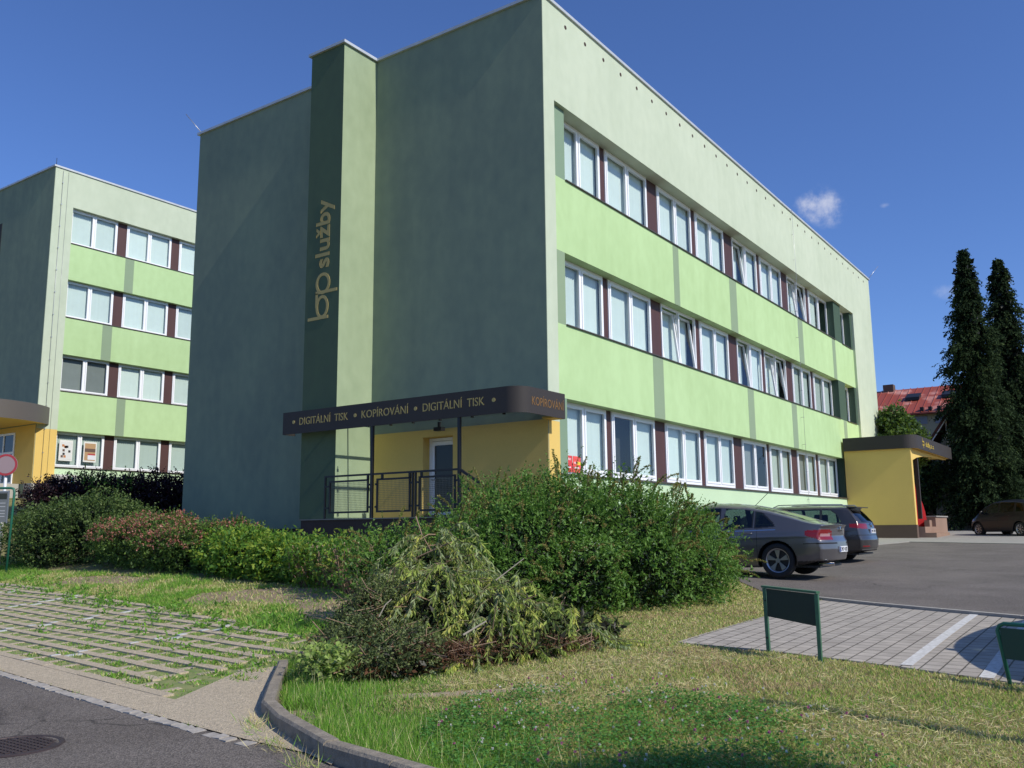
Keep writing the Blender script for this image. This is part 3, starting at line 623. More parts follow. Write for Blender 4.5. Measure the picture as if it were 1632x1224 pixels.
m = MB(True); fascia(m, cp, 3.86, 4.38, .02); m.box(-1.49, -1.13, 6.44, 6.46, 3.86, 4.38); m.box(.10, .12, -.33, -.002, 3.86, 4.38)
can = part('canopy', m, M_fascia, B1)
for f in can.data.polygons: f.use_smooth = True
em = can.modifiers.new('edges', 'EDGE_SPLIT'); em.split_angle = rad(30)
inner = [(p[0]+.02 if p[0] < -1.4 else p[0], p[1]+.02 if p[1] < 0 else p[1]) for p in cp]
m = MB(True)
m.face([(-1.48, .03, 4.27), (-.013, .03, 4.27), (-.013, 5.04, 4.27), (-1.48, 5.04, 4.27)]); m.face([(-1.48, 5.04, 4.27), (-1.17, 5.04, 4.27), (-1.17, 6.44, 4.27), (-1.48, 6.44, 4.27)]); part('glass_roof', m, M_glass, can)
m = MB(True)
for y in (.08, .7, 1.4, 2.25, 3.1, 3.95, 4.9): m.box(-1.47, -.012, y-.018, y+.018, 4.20, 4.25)
m.box(-.80, -.765, -.26, 5.03, 4.15, 4.195); m.box(-.05, -.012, .02, 5.03, 4.14, 4.20); m.box(-1.47, -1.43, .06, 6.43, 4.14, 4.20); part('canopy_frame', m, M_black, can)
m = MB(True); m.box(-1.15, .1, -.31, -.004, 4.05, 4.26); part('canopy_slab', m, M_fascia, can)
m = MB(True); m.box(-.25, .10, -.30, -.006, 3.862, 3.898); part('canopy_trim', m, M_yellow, can)
m = MB(True)
for y in (.35, 1.15, 2.0, 2.75, 3.4, 3.95): m.tube([(-1.1, y, 4.0), (-1.1, y, 3.93)], .012, 6); m.tube([(-1.1, y, 3.93), (-1.1, y-.55, 3.965)], .005, 5); m.box(-1.13, -1.07, y-.02, y+.02, 3.89, 3.93)
part('canopy_cable', m, M_black, can)
m = MB(True); m.box(-.32, -.18, 2.62, 2.84, 3.80, 3.88); m.box(-.27, -.23, 2.70, 2.76, 3.88, 4.0); part('lamp', m, M_black, can)
m = MB(True); m.box(-1.49, -1.43, 3.57, 3.63, 1.885, 3.95); part('post', m, M_black, can)
m = MB(True); m.box(-1.49, -1.43, 1.17, 1.23, 1.885, 3.95); part('post', m, M_black, can)
# canopy lettering, reads from left (high y) to right (low y)
def ctext(s, y0, y1, z0=4.055, h=.165, name='sign_lettering'):
    text_mesh(s, name, Tq(-1.502, y0, z0), (0, -1, 0), (0, 0, 1), width=(y0-y1)*KS, height=h*KS*(1.28 if any(c in s for c in 'ÁÍ') else 1), mat_=M_gold, parent=can, ext=-.004*-1)
def cdot(y, z=4.135, r=.042, xm=M_gold):
    mb = MB(True); c = [(-1.506, y+r*math.cos(t), z+r*math.sin(t)) for t in np.linspace(0, 2*math.pi, 16, False)]; mb.raw(c+[(-1.5, p[1], p[2]) for p in c], [tuple(range(16))]+[(k, (k+1) % 16, (k+1) % 16+16, k+16) for k in range(16)]); part('sign_dot', mb, xm, can)
cdot(6.09); ctext('DIGITÁLNÍ  TISK', 5.89, 4.32); cdot(4.10); ctext('KOPÍROVÁNÍ', 3.90, 2.54); cdot(2.34); ctext('DIGITÁLNÍ  TISK', 2.14, .54); cdot(.31)
text_mesh('KOPÍROVÁNÍ', 'sign_lettering', Tq(-1.12, -.3422, 4.03), (1, 0, 0), (0, 0, 1), width=1.18*KS, height=.165*1.28*KS, mat_=M_goldd, parent=can, ext=.004)
# railing in front of the entrance
RX = -1.455
def rl(mb, y0, y1, z0, z1, t=.018): mb.box(RX-t, RX+t, y0, y1, z0, z1)
m = MB(True)
m.box(RX-.025, RX+.025, 1.18, 5.05, 2.80, 2.84)
rl(m, 5.01, 5.05, 1.885, 2.80)
rl(m, 2.42, 2.46, 1.885, 2.80); rl(m, 2.34, 2.38, 1.885, 2.80)
for y in (3.72, 3.3, 2.52, 2.2): rl(m, y-.025, y+.025, 2.70, 2.80)
for (a, b) in ((3.66, 3.70), (3.44, 3.50), (2.46, 2.52), (2.26, 2.34), (1.22, 1.31), (4.88, 5.01)):
    for z in (2.12, 2.60): rl(m, a, b, z-.02, z+.02)
# sloping hand rail beside the stairs
m.bar((RX, 1.20, 2.82), (RX, -.55, 1.80), .045*KS, .045*KS); m.bar((RX, 1.20, 2.55), (RX, -.55, 1.53), .04, .04); rl(m, -.57, -.53, .4, 1.83)
railing = part('railing', m, M_black, B1)
for a, b in ((3.70, 4.90), (2.50, 3.46), (1.30, 2.27)):
    m = MB(True); z0, z1 = 2.0, 2.72; w_ = .04
    rl(m, a, a+w_, z0, z1); rl(m, b-w_, b, z0, z1); rl(m, a+w_, b-w_, z0, z0+w_); rl(m, a+w_, b-w_, z1-w_, z1)
    part('rail_frame', m, M_black, railing)
    m = MB(True)
    for y in np.arange(a+w_, b-w_, .038): m.box(RX-.002, RX+.002, y-.0025, y+.0025, z0+w_, z1-w_)
    for z in np.arange(z0+w_, z1-w_, .038): m.box(RX-.0015, RX+.0015, a+w_, b-w_, z-.0025, z+.0025)
    part('wire_mesh', m, mat('wire_grid', (.16, .15, .12), .5, metal=.4), railing)
# red stickers in the first ground-floor window
for k, (x0, x1, c) in enumerate(((1.19, 1.50, (.72, .06, .06)), (1.53, 1.86, (.85, .10, .08)))):
    m = MB(True); m.box(x0, x1, YW-.035, YW-.03, 2.86, 3.22); st = part('window_sticker', m, mat('red_sticker_%s' % 'ab'[k], c, .5), B1)
    text_mesh('Módalo' if k == 0 else 'relax', 'sticker_lettering', Tq(x0+.03, YW-.0352, 3.12 if k == 0 else 3.05), (1, 0, 0), (0, 0, 1), width=.22*KS if k == 0 else .13*KS, height=.06*KS, mat_=M_white, parent=st, ext=.002)
    m = MB(True); m.box(x0+.05, x1-.07, YW-.038, YW-.035, 2.95, 2.975)
    part('sticker_line', m, M_white, st)
m = MB(True); m.box(1.72, 1.85, YW-.0385, YW-.035, 3.03, 3.10); part('sticker_block', m, mat('yellow_sticker', (.85, .65, .05), .5), B1)

# ---- side porch near the far end of the facade
SPo = thing('entrance_porch', Tq(22.74, -2.55, 1.13), 'yellow side porch with dark flat canopy at the far end of the office block', 'porch')
m = MB(True); m.box(22.74, 23.02, -2.53, .02, 1.66, 4.70); part('side_wall', m, M_yellow_d, SPo)
m = MB(True); m.box(22.745, 23.015, -2.545, -2.53, 1.66, 4.70); part('wall_edge', m, M_yellow, SPo)
m = MB(True); m.box(22.72, 23.04, -2.56, .02, .5, 1.66); part('plinth', m, M_plinth, SPo)
cr = .5; pp = [(22.62, .02)]+[(22.62+cr-cr*math.cos(t), -2.78+cr-cr*math.sin(t)) for t in np.linspace(0, math.pi/2, 10)]+[(30.7, -2.78), (30.7, .02)]
m = MB(True); fascia(m, pp, 4.68, 5.22, .03); pc = part('canopy', m, M_fascia, SPo)
m = MB(True); m.box(22.66, 30.67, -2.2, .02, 4.72, 5.15); m.box(23.1, 30.67, -2.74, -2.2, 4.72, 5.15); part('canopy_slab', m, M_yellow_d, pc)
m = MB(True)
pts = [(23.02, 4.70), (30.6, 4.70), (30.6, 4.66), (27.5, 4.60), (25, 4.48), (23.8, 4.36), (23.02, 4.22)]  # lower edge curves along the fascia's shadow line, shade put into the shape
m.prism(pts, 1, -2.545, -2.40); part('canopy_beam_lit_band', m, M_yellow, pc)
m = MB(True); m.box(24.45, 24.60, -2.45, -2.30, 1.9, 4.70); part('post', m, mat('dark_brown_paint', (.05, .035, .028), .5), SPo)
M_step = stucco('step_render', (.62, .51, .44), .12)
m = MB(True); m.box(23.3, 26.2, -3.15, -1.2, .5, 1.34); m.box(23.3, 25.6, -2.75, -1.2, 1.34, 1.58); m.box(23.05, 28, -1.9, .02, .5, 1.80); part('steps', m, M_step, SPo)
m = MB(True); m.box(25.6, 28.2, -2.75, -2.35, .5, 1.98); m.box(25.1, 25.6, -2.6, -2.4, .5, 1.85); m.box(28.0, 28.2, -2.35, .02, .5, 1.98); lw = part('stair_wall', m, M_step, SPo)
m = MB(True); m.box(25.55, 28.25, -2.80, -2.30, 1.98, 2.03); part('wall_cap', m, M_pave, SPo)
def bp_mark(mb, x, y, z, h, dirx=1):
    """joined 'bp' emblem standing upright in the xz plane: x-height h"""
    r = h/2; w_ = h*.2
    def ar(cx, cz, rr):
        o = [(cx+rr*math.cos(t), y, cz+rr*math.sin(t)) for t in np.linspace(0, 2*math.pi, 20)]; i_ = [(cx+(rr-w_)*math.cos(t), y, cz+(rr-w_)*math.sin(t)) for t in np.linspace(0, 2*math.pi, 20)]
        mb.raw(o+i_, [(k, k+1, 21+k-0, 20+k) for k in range(19)])
    mb.box(x, x+w_, y, y+.004, z, z+h*1.55); ar(x+r, z+r, r); mb.box(x+h*.9, x+h*.9+w_, y, y+.004, z-h*.5, z+h); ar(x+h*.9+r, z+r, r)
mb = MB(True); bp_mark(mb, 24.0, -2.786, 4.86, .2); part('logo_emblem', mb, M_goldy, pc)
text_mesh('služby, a. s.', 'logo_lettering', Tq(24.65, -2.782, 4.86), (1, 0, 0), (0, 0, 1), width=1.75*KS, height=.2*KS, mat_=M_goldy, parent=pc, ext=.004, bold=.01)

# ================================================================== SECOND BUILDING
X2, Y2 = 3.7, 28.0
B2 = thing('office_building', Tq(X2, Y2, 3.2), 'taller four storey green office block at left, partly behind the nearer one', 'building', 'green office blocks')
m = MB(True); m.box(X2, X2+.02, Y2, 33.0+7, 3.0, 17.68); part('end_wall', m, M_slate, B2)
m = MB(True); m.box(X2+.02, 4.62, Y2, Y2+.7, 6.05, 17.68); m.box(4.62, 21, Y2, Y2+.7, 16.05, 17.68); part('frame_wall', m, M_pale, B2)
m = MB(True); m.box(X2+.02, 4.62, Y2+.001, Y2+.7, 3.73, 6.05); part('corner_wall', m, M_yellow, B2)
m = MB(True); m.box(X2-.012, X2-.001, Y2+.01, 29.6, 3.73, 6.2); m.box(X2-.012, X2-.001, 31.8, 36, 3.73, 6.2); m.box(X2-.012, X2-.001, 29.6, 31.8, 5.95, 6.2); part('entrance_wall', m, M_yellow_d, B2)
m = MB(True); m.box(X2-.03, 4.62, Y2-.02, Y2+.6, 2.2, 3.73); m.box(X2-3.0, X2-.03, Y2+1, 36, 2.2, 3.73); part('plinth', m, mat('pale_stone', (.45, .43, .38), .85, var=.15, vscale=3), B2)
m = MB(True); m.box(4.62, 21, Y2+.03, Y2+.7, 2.4, 4.42); part('base_wall', m, M_base, B2)
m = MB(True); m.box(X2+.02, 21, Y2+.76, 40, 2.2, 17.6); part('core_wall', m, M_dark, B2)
zr = [(4.47, 6.0), (7.77, 9.37), (11.05, 12.73), (14.41, 16.05)]
for (z0, z1, ss) in ((6.0, 7.74, (7.27, 7.70)), (9.37, 11.02, (6.36, 6.83)), (12.73, 14.38, (7.27, 7.72))):
    m = MB(True); m.box(4.62, 21, Y2+.0, Y2+.7, z0, z1); sp = part('spandrel_wall', m, M_bright, B2)
    m = MB(True); m.box(ss[0], ss[1], Y2-.003, Y2+.05, z0+.001, z1-.001); part('painted_stripe', m, M_stripe, sp)
W2 = [(4.62, 6.93), (7.39, 9.79), (10.23, 12.6), (13.05, 15.4)]
sty = [['nn', 'nn', 'nn', 'nn'], ['gg', 'bb', 'bb', 'bb'], ['bb', 'bb', 'bb', 'bb'], ['bb', 'bb', 'bb', 'bb']]
for r, (z0, z1) in enumerate(zr):
    for i, (a, b) in enumerate(W2): window(B2, a+.01, b-.01, Y2+.22, z0, z1, sty[r][i])
    for i in range(3): m = MB(True); m.box(W2[i][1]-.01, W2[i+1][0]+.01, Y2+.25, Y2+.3, z0, z1); part('infill_panel', m, M_brown, B2)
    m = MB(True); m.box(4.63, 15.4, Y2-.03, Y2+.24, z0-.04, z0-.005); part('window_sill', m, M_flash, B2)
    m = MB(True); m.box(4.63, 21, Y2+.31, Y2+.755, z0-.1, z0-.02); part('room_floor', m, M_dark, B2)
m = MB(True); m.box(X2-.06, X2+.3, Y2-.05, 40, 17.68, 17.76); m.box(X2+.3, 21, Y2-.05, Y2+.3, 17.68, 17.76); part('coping', m, M_cop, B2)
m = MB(True)
for i in range(9): m.box(X2, X2+.05, Y2+.6+i*.9, Y2+.66+i*.9, 17.76, 17.82)
m.tube([(X2+.05, Y2+.05, 17.7), (X2+.05, Y2+.05, 18.1)], .012, 5); part('roof_bracket', m, M_black, B2)
m = MB(True); m.tube([(4.05, Y2-.03, 17.6), (4.05, Y2-.03, 3.8)], .008, 5)
for z in np.arange(4, 17.5, 1.0): m.box(4.03, 4.07, Y2-.06, Y2+.01, z, z+.05)
m.tube([(4.3, Y2-.02, 17.6), (4.3, Y2-.02, 3.8)], .005, 5)
part('lightning_conductor', m, M_steel, B2)
m = MB(True); m.box(X2-.02, X2-.004, 32.45, 34.6, 14.35, 15.98); part('side_window', m, M_dark, B2)
# glazed entrance
m = MB(True)
for y in (29.6, 30.5, 31.1, 31.75): m.box(X2-.06, X2-.02, y, y+.09, 3.74, 5.95)
for z in (3.74, 5.05, 5.87): m.box(X2-.055, X2-.022, 29.69, 31.75, z, z+.09)
ed = part('entrance_door', m, M_white, B2)
m = MB(True); m.box(X2-.03, X2-.015, 29.65, 31.8, 3.78, 5.92); part('pane', m, MATS['dark_glass'], ed)
# drum canopy
cc = (1.75, 30.25); R2 = 3.35; m = MB(True); n = 64
rg = [(cc[0]+R2*math.cos(t), cc[1]+R2*math.sin(t)) for t in np.linspace(rad(-200), rad(60), n)]
vs = [(*p, 6.22) for p in rg]+[(*p, 6.96) for p in rg]; m.raw(vs, [(i, i+1, n+i+1, n+i) for i in range(n-1)], 0, True)
m.raw([(*p, 6.93) for p in rg], [tuple(range(n))]); c2 = part('canopy', m, mat('grey_fascia', (.12, .105, .09), .5), B2)
m = MB(True); m.raw([(cc[0]+(p[0]-cc[0])*.985, cc[1]+(p[1]-cc[1])*.985, 6.24) for p in rg], [tuple(range(n))]); part('canopy_soffit', m, M_yellow_d, c2)
# posters behind the first ground-floor window
for k, (x0, x1) in enumerate(((4.85, 5.45), (5.95, 6.55))):
    m = MB(True); m.box(x0, x1, Y2+.17, Y2+.18, 4.75, 5.65, 0); pb = part('poster', m, mat('poster_border', (.75, .74, .68), .6), B2)
    q = MB(True); random.seed(k+3)
    q.box(x0+.05, x1-.05, Y2+.165, Y2+.17, 4.82, 5.58, 0)
    if k == 0:
        for i in range(9): a = x0+.06+random.random()*.38; z = 4.88+random.random()*.5; q.box(a, a+.1, Y2+.162, Y2+.165, z, z+.1, random.choice((1, 2, 3)))
    else:
        q.box(x0+.05, x1-.05, Y2+.162, Y2+.165, 5.2, 5.35, 2); q.box(x0+.2, x1-.05, Y2+.162, Y2+.165, 4.86, 5.1, 4); q.box(x0+.2, x1-.05, Y2+.160, Y2+.162, 5.06, 5.13, 5)
    part('poster_print', q, [mat('print_base_%s' % 'ab'[k], ((.7, .7, .66), (.45, .28, .14))[k], .6), mat('print_orange', (.5, .2, .07), .6), mat('print_brown', (.13, .08, .06), .6), mat('print_black', (.03, .03, .03), .6), mat('print_white', (.7, .7, .72), .6), mat('print_red', (.45, .06, .06), .6)], pb)
# air conditioner
AC = thing('air_conditioner', Tq(4.45, Y2, 3.45), 'white outdoor air conditioner unit with a round fan under the window of the left block', 'air conditioner')
m = MB(True); m.box(4.47, 5.41, Y2-.38, Y2-.04, 3.5, 4.12); part('casing', m, mat('ac_white', (.62, .61, .56), .5), AC)
m = MB(True); c = [(4.80+.24*math.cos(t), Y2-.384, 3.81+.24*math.sin(t)) for t in np.linspace(0, 2*math.pi, 24, False)]; m.raw(c+[(p[0], Y2-.37, p[2]) for p in c], [tuple(range(24))]+[(k, (k+1) % 24, (k+1) % 24+24, k+24) for k in range(24)]); part('fan_grille', m, mat('ac_grille', (.25, .23, .23), .6), AC)
m = MB(True); m.box(5.18, 5.28, Y2-.385, Y2-.38, 3.8, 4.0); part('badge', m, mat('ac_blue', (.05, .2, .5), .5), AC)
m = MB(True); m.box(4.6, 4.66, Y2-.36, Y2, 3.42, 3.5); m.box(5.2, 5.26, Y2-.36, Y2, 3.42, 3.5); part('bracket', m, M_steel, AC)

# ------------------------------------------------------------------ vegetation helpers
def leafmat(name, col, tr=.3, rough=.55, spec=.35): return mat(name, col, rough, transl=tr, spec=spec)
def unit(v): return v/np.maximum(np.linalg.norm(v, axis=-1, keepdims=True), 1e-9)
def rdir(n, up=0.0):
    v = RNG.normal(size=(n, 3)); v[:, 2] += up; return unit(v)
def leaf_quads(P, A, Nn, L, Wd, curl=.15):
    """rhombic leaves: base P, axis A (unit), rough normal Nn, length L, width Wd -> verts, quads"""
    S = unit(np.cross(A, Nn)); Nn = unit(np.cross(S, A)); L = L[:, None]; Wd = Wd[:, None]
    tip = P+A*L-Nn*L*curl; m1 = P+A*L*.45+S*Wd*.5; m2 = P+A*L*.45-S*Wd*.5
    V = np.stack([P, m1, tip, m2], 1).reshape(-1, 3); Q = np.arange(len(P)*4).reshape(-1, 4); return V, Q
def sprigs(P, Dr, length, nleaf, ll, lw, droop=0., spread=.9, jit=.25, up=.3):
    """leafy twigs: at each P, direction Dr, nleaf leaves along a curved stem"""
    n = len(P); t = (np.arange(nleaf)+.5)/nleaf; length = np.broadcast_to(length, (n,))
    T = t[None, :, None]; B = P[:, None, :]+Dr[:, None, :]*length[:, None, None]*T; B[..., 2] -= droop*length[:, None]*T[..., 0]**2
    A = unit(Dr[:, None, :]*(1-spread*.6)+RNG.normal(size=(n, nleaf, 3))*spread+np.array([0, 0, -droop]))
    B = B.reshape(-1, 3); A = A.reshape(-1, 3); N_ = unit(RNG.normal(size=A.shape)*.6+np.array([0, 0, up+.5]))
    k = len(B); s = 1+RNG.normal(size=k)*jit; s = np.clip(s, .4, 1.7)
    return leaf_quads(B, A, N_, ll*s, lw*s)
class Veg:
    def __init__(s): s.V = []; s.Q = []; s.M = []; s.n = 0
    def add(s, VQ, m):
        V, Q = VQ; s.V.append(V); s.Q.append(Q+s.n); s.n += len(V)
        nl = len(Q); mi = np.full(nl, m) if np.isscalar(m) else RNG.choice(np.array(m), nl)
        s.M.append(mi)
    def mesh(s, name, mats, org=(0, 0, 0)):
        return npmesh(name, np.concatenate(s.V)-np.array(org), np.concatenate(s.Q), mats, np.concatenate(s.M))
    def part(s, name, mats, parent, label=None):
        me = s.mesh(name, mats, ORG[parent]); o = D.objects.new(name, me); COL.objects.link(o); o.parent = parent; ORG[o] = ORG[parent]; return setp(o, label)
    def single(s, name, mats, org, **k):
        me = s.mesh(name, mats, org); o = D.objects.new(name, me); COL.objects.link(o); o.location = org; ORG[o] = tuple(org); return setp(o, **k)
def lobe_points(lobes, n, shell=(.72, 1.06), minz=-.1):
    """points in the outer shell of a union of ellipsoids (cx,cy,cz,rx,ry,rz); returns points and outward directions"""
    L = np.array(lobes, float); ar = (L[:, 3]*L[:, 4]+L[:, 3]*L[:, 5]+L[:, 4]*L[:, 5]); k = RNG.choice(len(L), n, p=ar/ar.sum())
    d = rdir(n, .25); c = L[k, :3]; r = L[k, 3:]
    rr = RNG.uniform(*shell, n)
    lump = 1+.10*np.sin(d[:, 0]*7+k)+.10*np.sin(d[:, 1]*9+2*k)*np.cos(d[:, 2]*8)
    P = c+d*r*(rr*lump)[:, None]
    keep = np.ones(n, bool)
    for j in range(len(L)):
        q = (((P-L[j, :3])/L[j, 3:])**2).sum(1); keep &= ~((q < .42) & (k != j))
    keep &= P[:, 2] > H(P[:, 0], P[:, 1])+minz
    N_ = unit(d/r)
    return P[keep], N_[keep]
def stems(mb, pts_from, pts_to, r0=.012, r1=.004, bend=.1):
    for a, b in zip(pts_from, pts_to):
        a = Vector(a); b = Vector(b); mid = (a+b)/2+Vector(RNG.normal(size=3)*bend*(b-a).length); mb.tube([a, mid, b], r0, 5, 0, r1, cap=False)
M_bark = mat('bark', (.16, .115, .08), .9, var=.4, vscale=12, bump=.8, bscale=30)
M_twig = mat('twig_bark', (.19, .12, .08), .85, var=.3, vscale=15)

# ------------------------------------------------------------------ big shrub in the middle
def g3(x, y, dz=0): return (x, y, float(H(x, y))+dz)
bs = thing('large_shrub', g3(-4.9, -3.9), 'large dense dark green shrub with brown arching shoots in front of the building corner', 'shrub')
L = []
for (x, y, r, h) in [(-7.0, -2.9, .85, 1.35), (-6.4, -3.6, .95, 1.6), (-5.5, -3.7, 1.1, 1.95), (-4.6, -4.1, 1.1, 1.9), (-3.7, -4.5, 1.0, 1.65), (-2.9, -4.7, .8, 1.3), (-5.6, -2.8, 1.1, 1.9), (-4.3, -3.2, 1.1, 1.85), (-3.2, -3.7, .9, 1.5), (-6.2, -4.4, .7, 1.1), (-5.0, -4.9, .75, 1.1), (-3.9, -5.2, .65, .95), (-2.35, -4.8, .5, .8), (-7.2, -3.7, .6, .95), (-7.5, -2.2, .8, 1.25)]:
    z = float(H(x, y)); L.append((x, y, z+h*.42, r, r, h*.58))
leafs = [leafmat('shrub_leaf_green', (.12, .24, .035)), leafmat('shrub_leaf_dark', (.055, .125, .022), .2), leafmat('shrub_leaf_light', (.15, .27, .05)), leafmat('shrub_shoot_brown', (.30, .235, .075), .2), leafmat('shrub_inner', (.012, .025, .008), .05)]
v = Veg()
P, N_ = lobe_points(L, 11500); v.add(sprigs(P, unit(N_+RNG.normal(size=P.shape)*.45+[0, 0, .35]), RNG.uniform(.10, .24, len(P)), 9, .058, .026, up=.4), [0, 0, 0, 1, 2, 2])
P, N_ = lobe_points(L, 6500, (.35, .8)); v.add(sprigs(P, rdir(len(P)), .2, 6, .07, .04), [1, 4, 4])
# small upright tips on top
P, N_ = lobe_points(L, 1500, (.92, 1.1)); k = N_[:, 2] > .35; P = P[k]; N_ = N_[k]
v.add(sprigs(P, unit(N_*.5+RNG.normal(size=P.shape)*.3+[0, 0, .9]), RNG.uniform(.12, .34, len(P)), 14, .035, .017, spread=.8), [0, 2, 0, 1])
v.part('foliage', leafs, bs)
# arching brown-green shoots like bottle brushes
v = Veg(); mbt = MB()
P, N_ = lobe_points(L, 900, (.86, 1.04)); k = (N_[:, 2] > -.1); P = P[k][:330]; N_ = N_[k][:330]
for p, n_ in zip(P, N_):
    ln = RNG.uniform(.25, .65); d = unit((n_*.9+RNG.normal(size=3)*.35+np.array([.15, -.05, .55]))[None])[0]; side = RNG.uniform(.15, .55)
    t = np.linspace(0, 1, 16); pts = p+d*ln*t[:, None]; pts[:, 2] -= side*ln*t**2*.9
    mbt.tube([tuple(q) for q in pts[::5]], .006, 4, 0, .002, cap=False)
    T = RNG.uniform(.15, 1, 150); B = p+d*ln*T[:, None]; B[:, 2] -= side*ln*T**2*.9
    A = rdir(150)*.8+d*.6; v.add(leaf_quads(B, unit(A), rdir(150, .4), RNG.uniform(.022, .042, 150), RNG.uniform(.010, .017, 150)), [3, 3, 0])
v.part('flower_shoots', leafs, bs)
mbw = MB(); stems(mbw, [g3(-5+RNG.normal()*1.2, -3.9+RNG.normal()*.4) for _ in range(12)], [(l[0], l[1], l[2]+.2) for l in L[:12]], .02, .008)
mbw.raw(mbt.v, mbt.f); part('stems', mbw, mat('olive_twig', (.13, .12, .05), .8), bs, fixn=False)

# ------------------------------------------------------------------ hedge plants on the left
def shrub(name, label, cat, spots, mats, seedn, sl=(.10, .22), leaf=(.05, .028), nl=8, tops=None, group=None, inner=.4, twigs=20, minz=-.05):
    cx = sum(s[0] for s in spots)/len(spots); cy = sum(s[1] for s in spots)/len(spots); r = thing(name, g3(cx, cy), label, cat, group)
    Lb = [(x, y, float(H(x, y))+h*.42, rr, rr, h*.6) for (x, y, rr, h) in spots]
    v = Veg(); P, N_ = lobe_points(Lb, seedn, minz=minz); v.add(sprigs(P, unit(N_+RNG.normal(size=P.shape)*.5+[0, 0, .4]), RNG.uniform(*sl, len(P)), nl, leaf[0], leaf[1]), list(range(min(3, len(mats)-1))))
    P, N_ = lobe_points(Lb, int(seedn*inner), (.3, .7)); v.add(sprigs(P, rdir(len(P)), .18, 5, leaf[0]*1.4, leaf[1]*1.6), len(mats)-1)
    if tops:
        P, N_ = lobe_points(Lb, tops[0], (.95, 1.12)); k = N_[:, 2] > tops[2]; P = P[k]; N_ = N_[k]; tops[1](v, P, N_)
    v.part('foliage', mats, r)
    mb = MB(); E = lobe_points(Lb, twigs*2, (.6, .95))[0][:twigs]; stems(mb, [g3(*(np.array(spots[RNG.integers(len(spots))][:2])+RNG.normal(size=2)*.15), -.05) for _ in E], E, .012, .004); part('stems', mb, M_twig, r, fixn=False)
    return r
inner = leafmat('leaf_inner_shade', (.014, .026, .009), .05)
olive = [leafmat('barberry_leaf', (.09, .15, .035)), leafmat('barberry_leaf_dark', (.05, .09, .025)), leafmat('barberry_leaf_light', (.15, .21, .06)), inner]
shrub('round_shrub', 'tall dark green shrub at the left edge behind the green notice frame', 'shrub', [(-3.2, 15.3, 1.0, 1.75), (-2.6, 14.1, 1.05, 1.85), (-3.1, 16.8, .9, 1.4), (-2.4, 13.0, .9, 1.5)], olive, 4200, leaf=(.07, .04), sl=(.15, .3))
def pink_tops(v, P, N_):
    v.add(sprigs(P+[0, 0, .02], unit(RNG.normal(size=P.shape)*.5+[0, 0, .2]), .10, 12, .035, .03, spread=1.2, up=1.2), [4, 4, 5])
spm = [leafmat('spirea_leaf', (.10, .18, .032)), leafmat('spirea_leaf_dark', (.055, .105, .022)), leafmat('spirea_leaf_light', (.16, .25, .05)), inner, leafmat('faded_pink_flower', (.46, .19, .13), .25), leafmat('pink_flower', (.55, .27, .22), .25)]
def spirea(*a, **k): return shrub(*a, **k)
for i, (lab, sp, nt_) in enumerate([('low shrub covered in faded pink flower heads beside the tall dark left shrub', [(-3.0, 11.8, .95, 1.12), (-3.3, 10.8, .9, 1.18)], 1500), ('rust-pink flowering shrub in the middle of the hedge row at the left', [(-3.3, 9.7, .95, 1.2), (-3.6, 8.8, .85, 1.0)], 1500), ('flowering shrub ending the pink part of the hedge, beside bright green bushes', [(-3.7, 7.7, .85, 1.0), (-3.3, 7.0, .8, 1.0)], 700)]):
    mats_ = spm
    cx = 0
    def mk(lab=lab, sp=sp, nt_=nt_):
        r = thing('spirea_shrub', g3(sp[0][0], sp[0][1]), lab, 'shrub', 'shrubs along the left hedge')
        Lb = [(x, y, float(H(x, y))+h*.42, rr, rr, h*.6) for (x, y, rr, h) in sp]; v = Veg()
        P, N_ = lobe_points(Lb, 2300, minz=0); v.add(sprigs(P, unit(N_+RNG.normal(size=P.shape)*.5+[0, 0, .4]), RNG.uniform(.12, .26, len(P)), 8, .062, .03), [0, 1, 2])
        P, N_ = lobe_points(Lb, 900, (.3, .7)); v.add(sprigs(P, rdir(len(P)), .18, 5, .08, .05), 3)
        v.part('foliage', spm, r)
        v = Veg(); P, N_ = lobe_points(Lb, nt_, (.97, 1.14)); k = N_[:, 2] > .15; P = P[k]; N_ = N_[k]; pink_tops(v, P, N_); v.part('flower_heads', spm, r)
        mb = MB(); E = lobe_points(Lb, 40, (.6, .95))[0][:22]; stems(mb, [g3(*(np.array(sp[RNG.integers(2)][:2])+RNG.normal(size=2)*.15), -.05) for _ in E], E, .012, .004); part('stems', mb, M_twig, r, fixn=False)
    mk()
brt = [leafmat('young_leaf', (.15, .29, .035), .35), leafmat('young_leaf_mid', (.09, .19, .03), .3), leafmat('young_leaf_yellow', (.28, .36, .045), .35), inner]
shrub('leafy_bush', 'bright green leafy bush right of the pink flowering shrubs', 'bush', [(-3.9, 6.1, .75, .82), (-4.1, 5.3, .7, .80), (-3.7, 4.6, .6, .60)], brt, 2700, leaf=(.085, .045), sl=(.14, .3), nl=7, group='shrubs along the left hedge')
shrub('leafy_bush', 'yellow-green bush with long upright stems below the blank slate wall', 'bush', [(-4.4, 4.0, .6, .72), (-4.3, 3.2, .5, .55)], [brt[2], brt[0], brt[1], inner], 1700, leaf=(.08, .045), sl=(.16, .36), nl=7, group='shrubs along the left hedge')
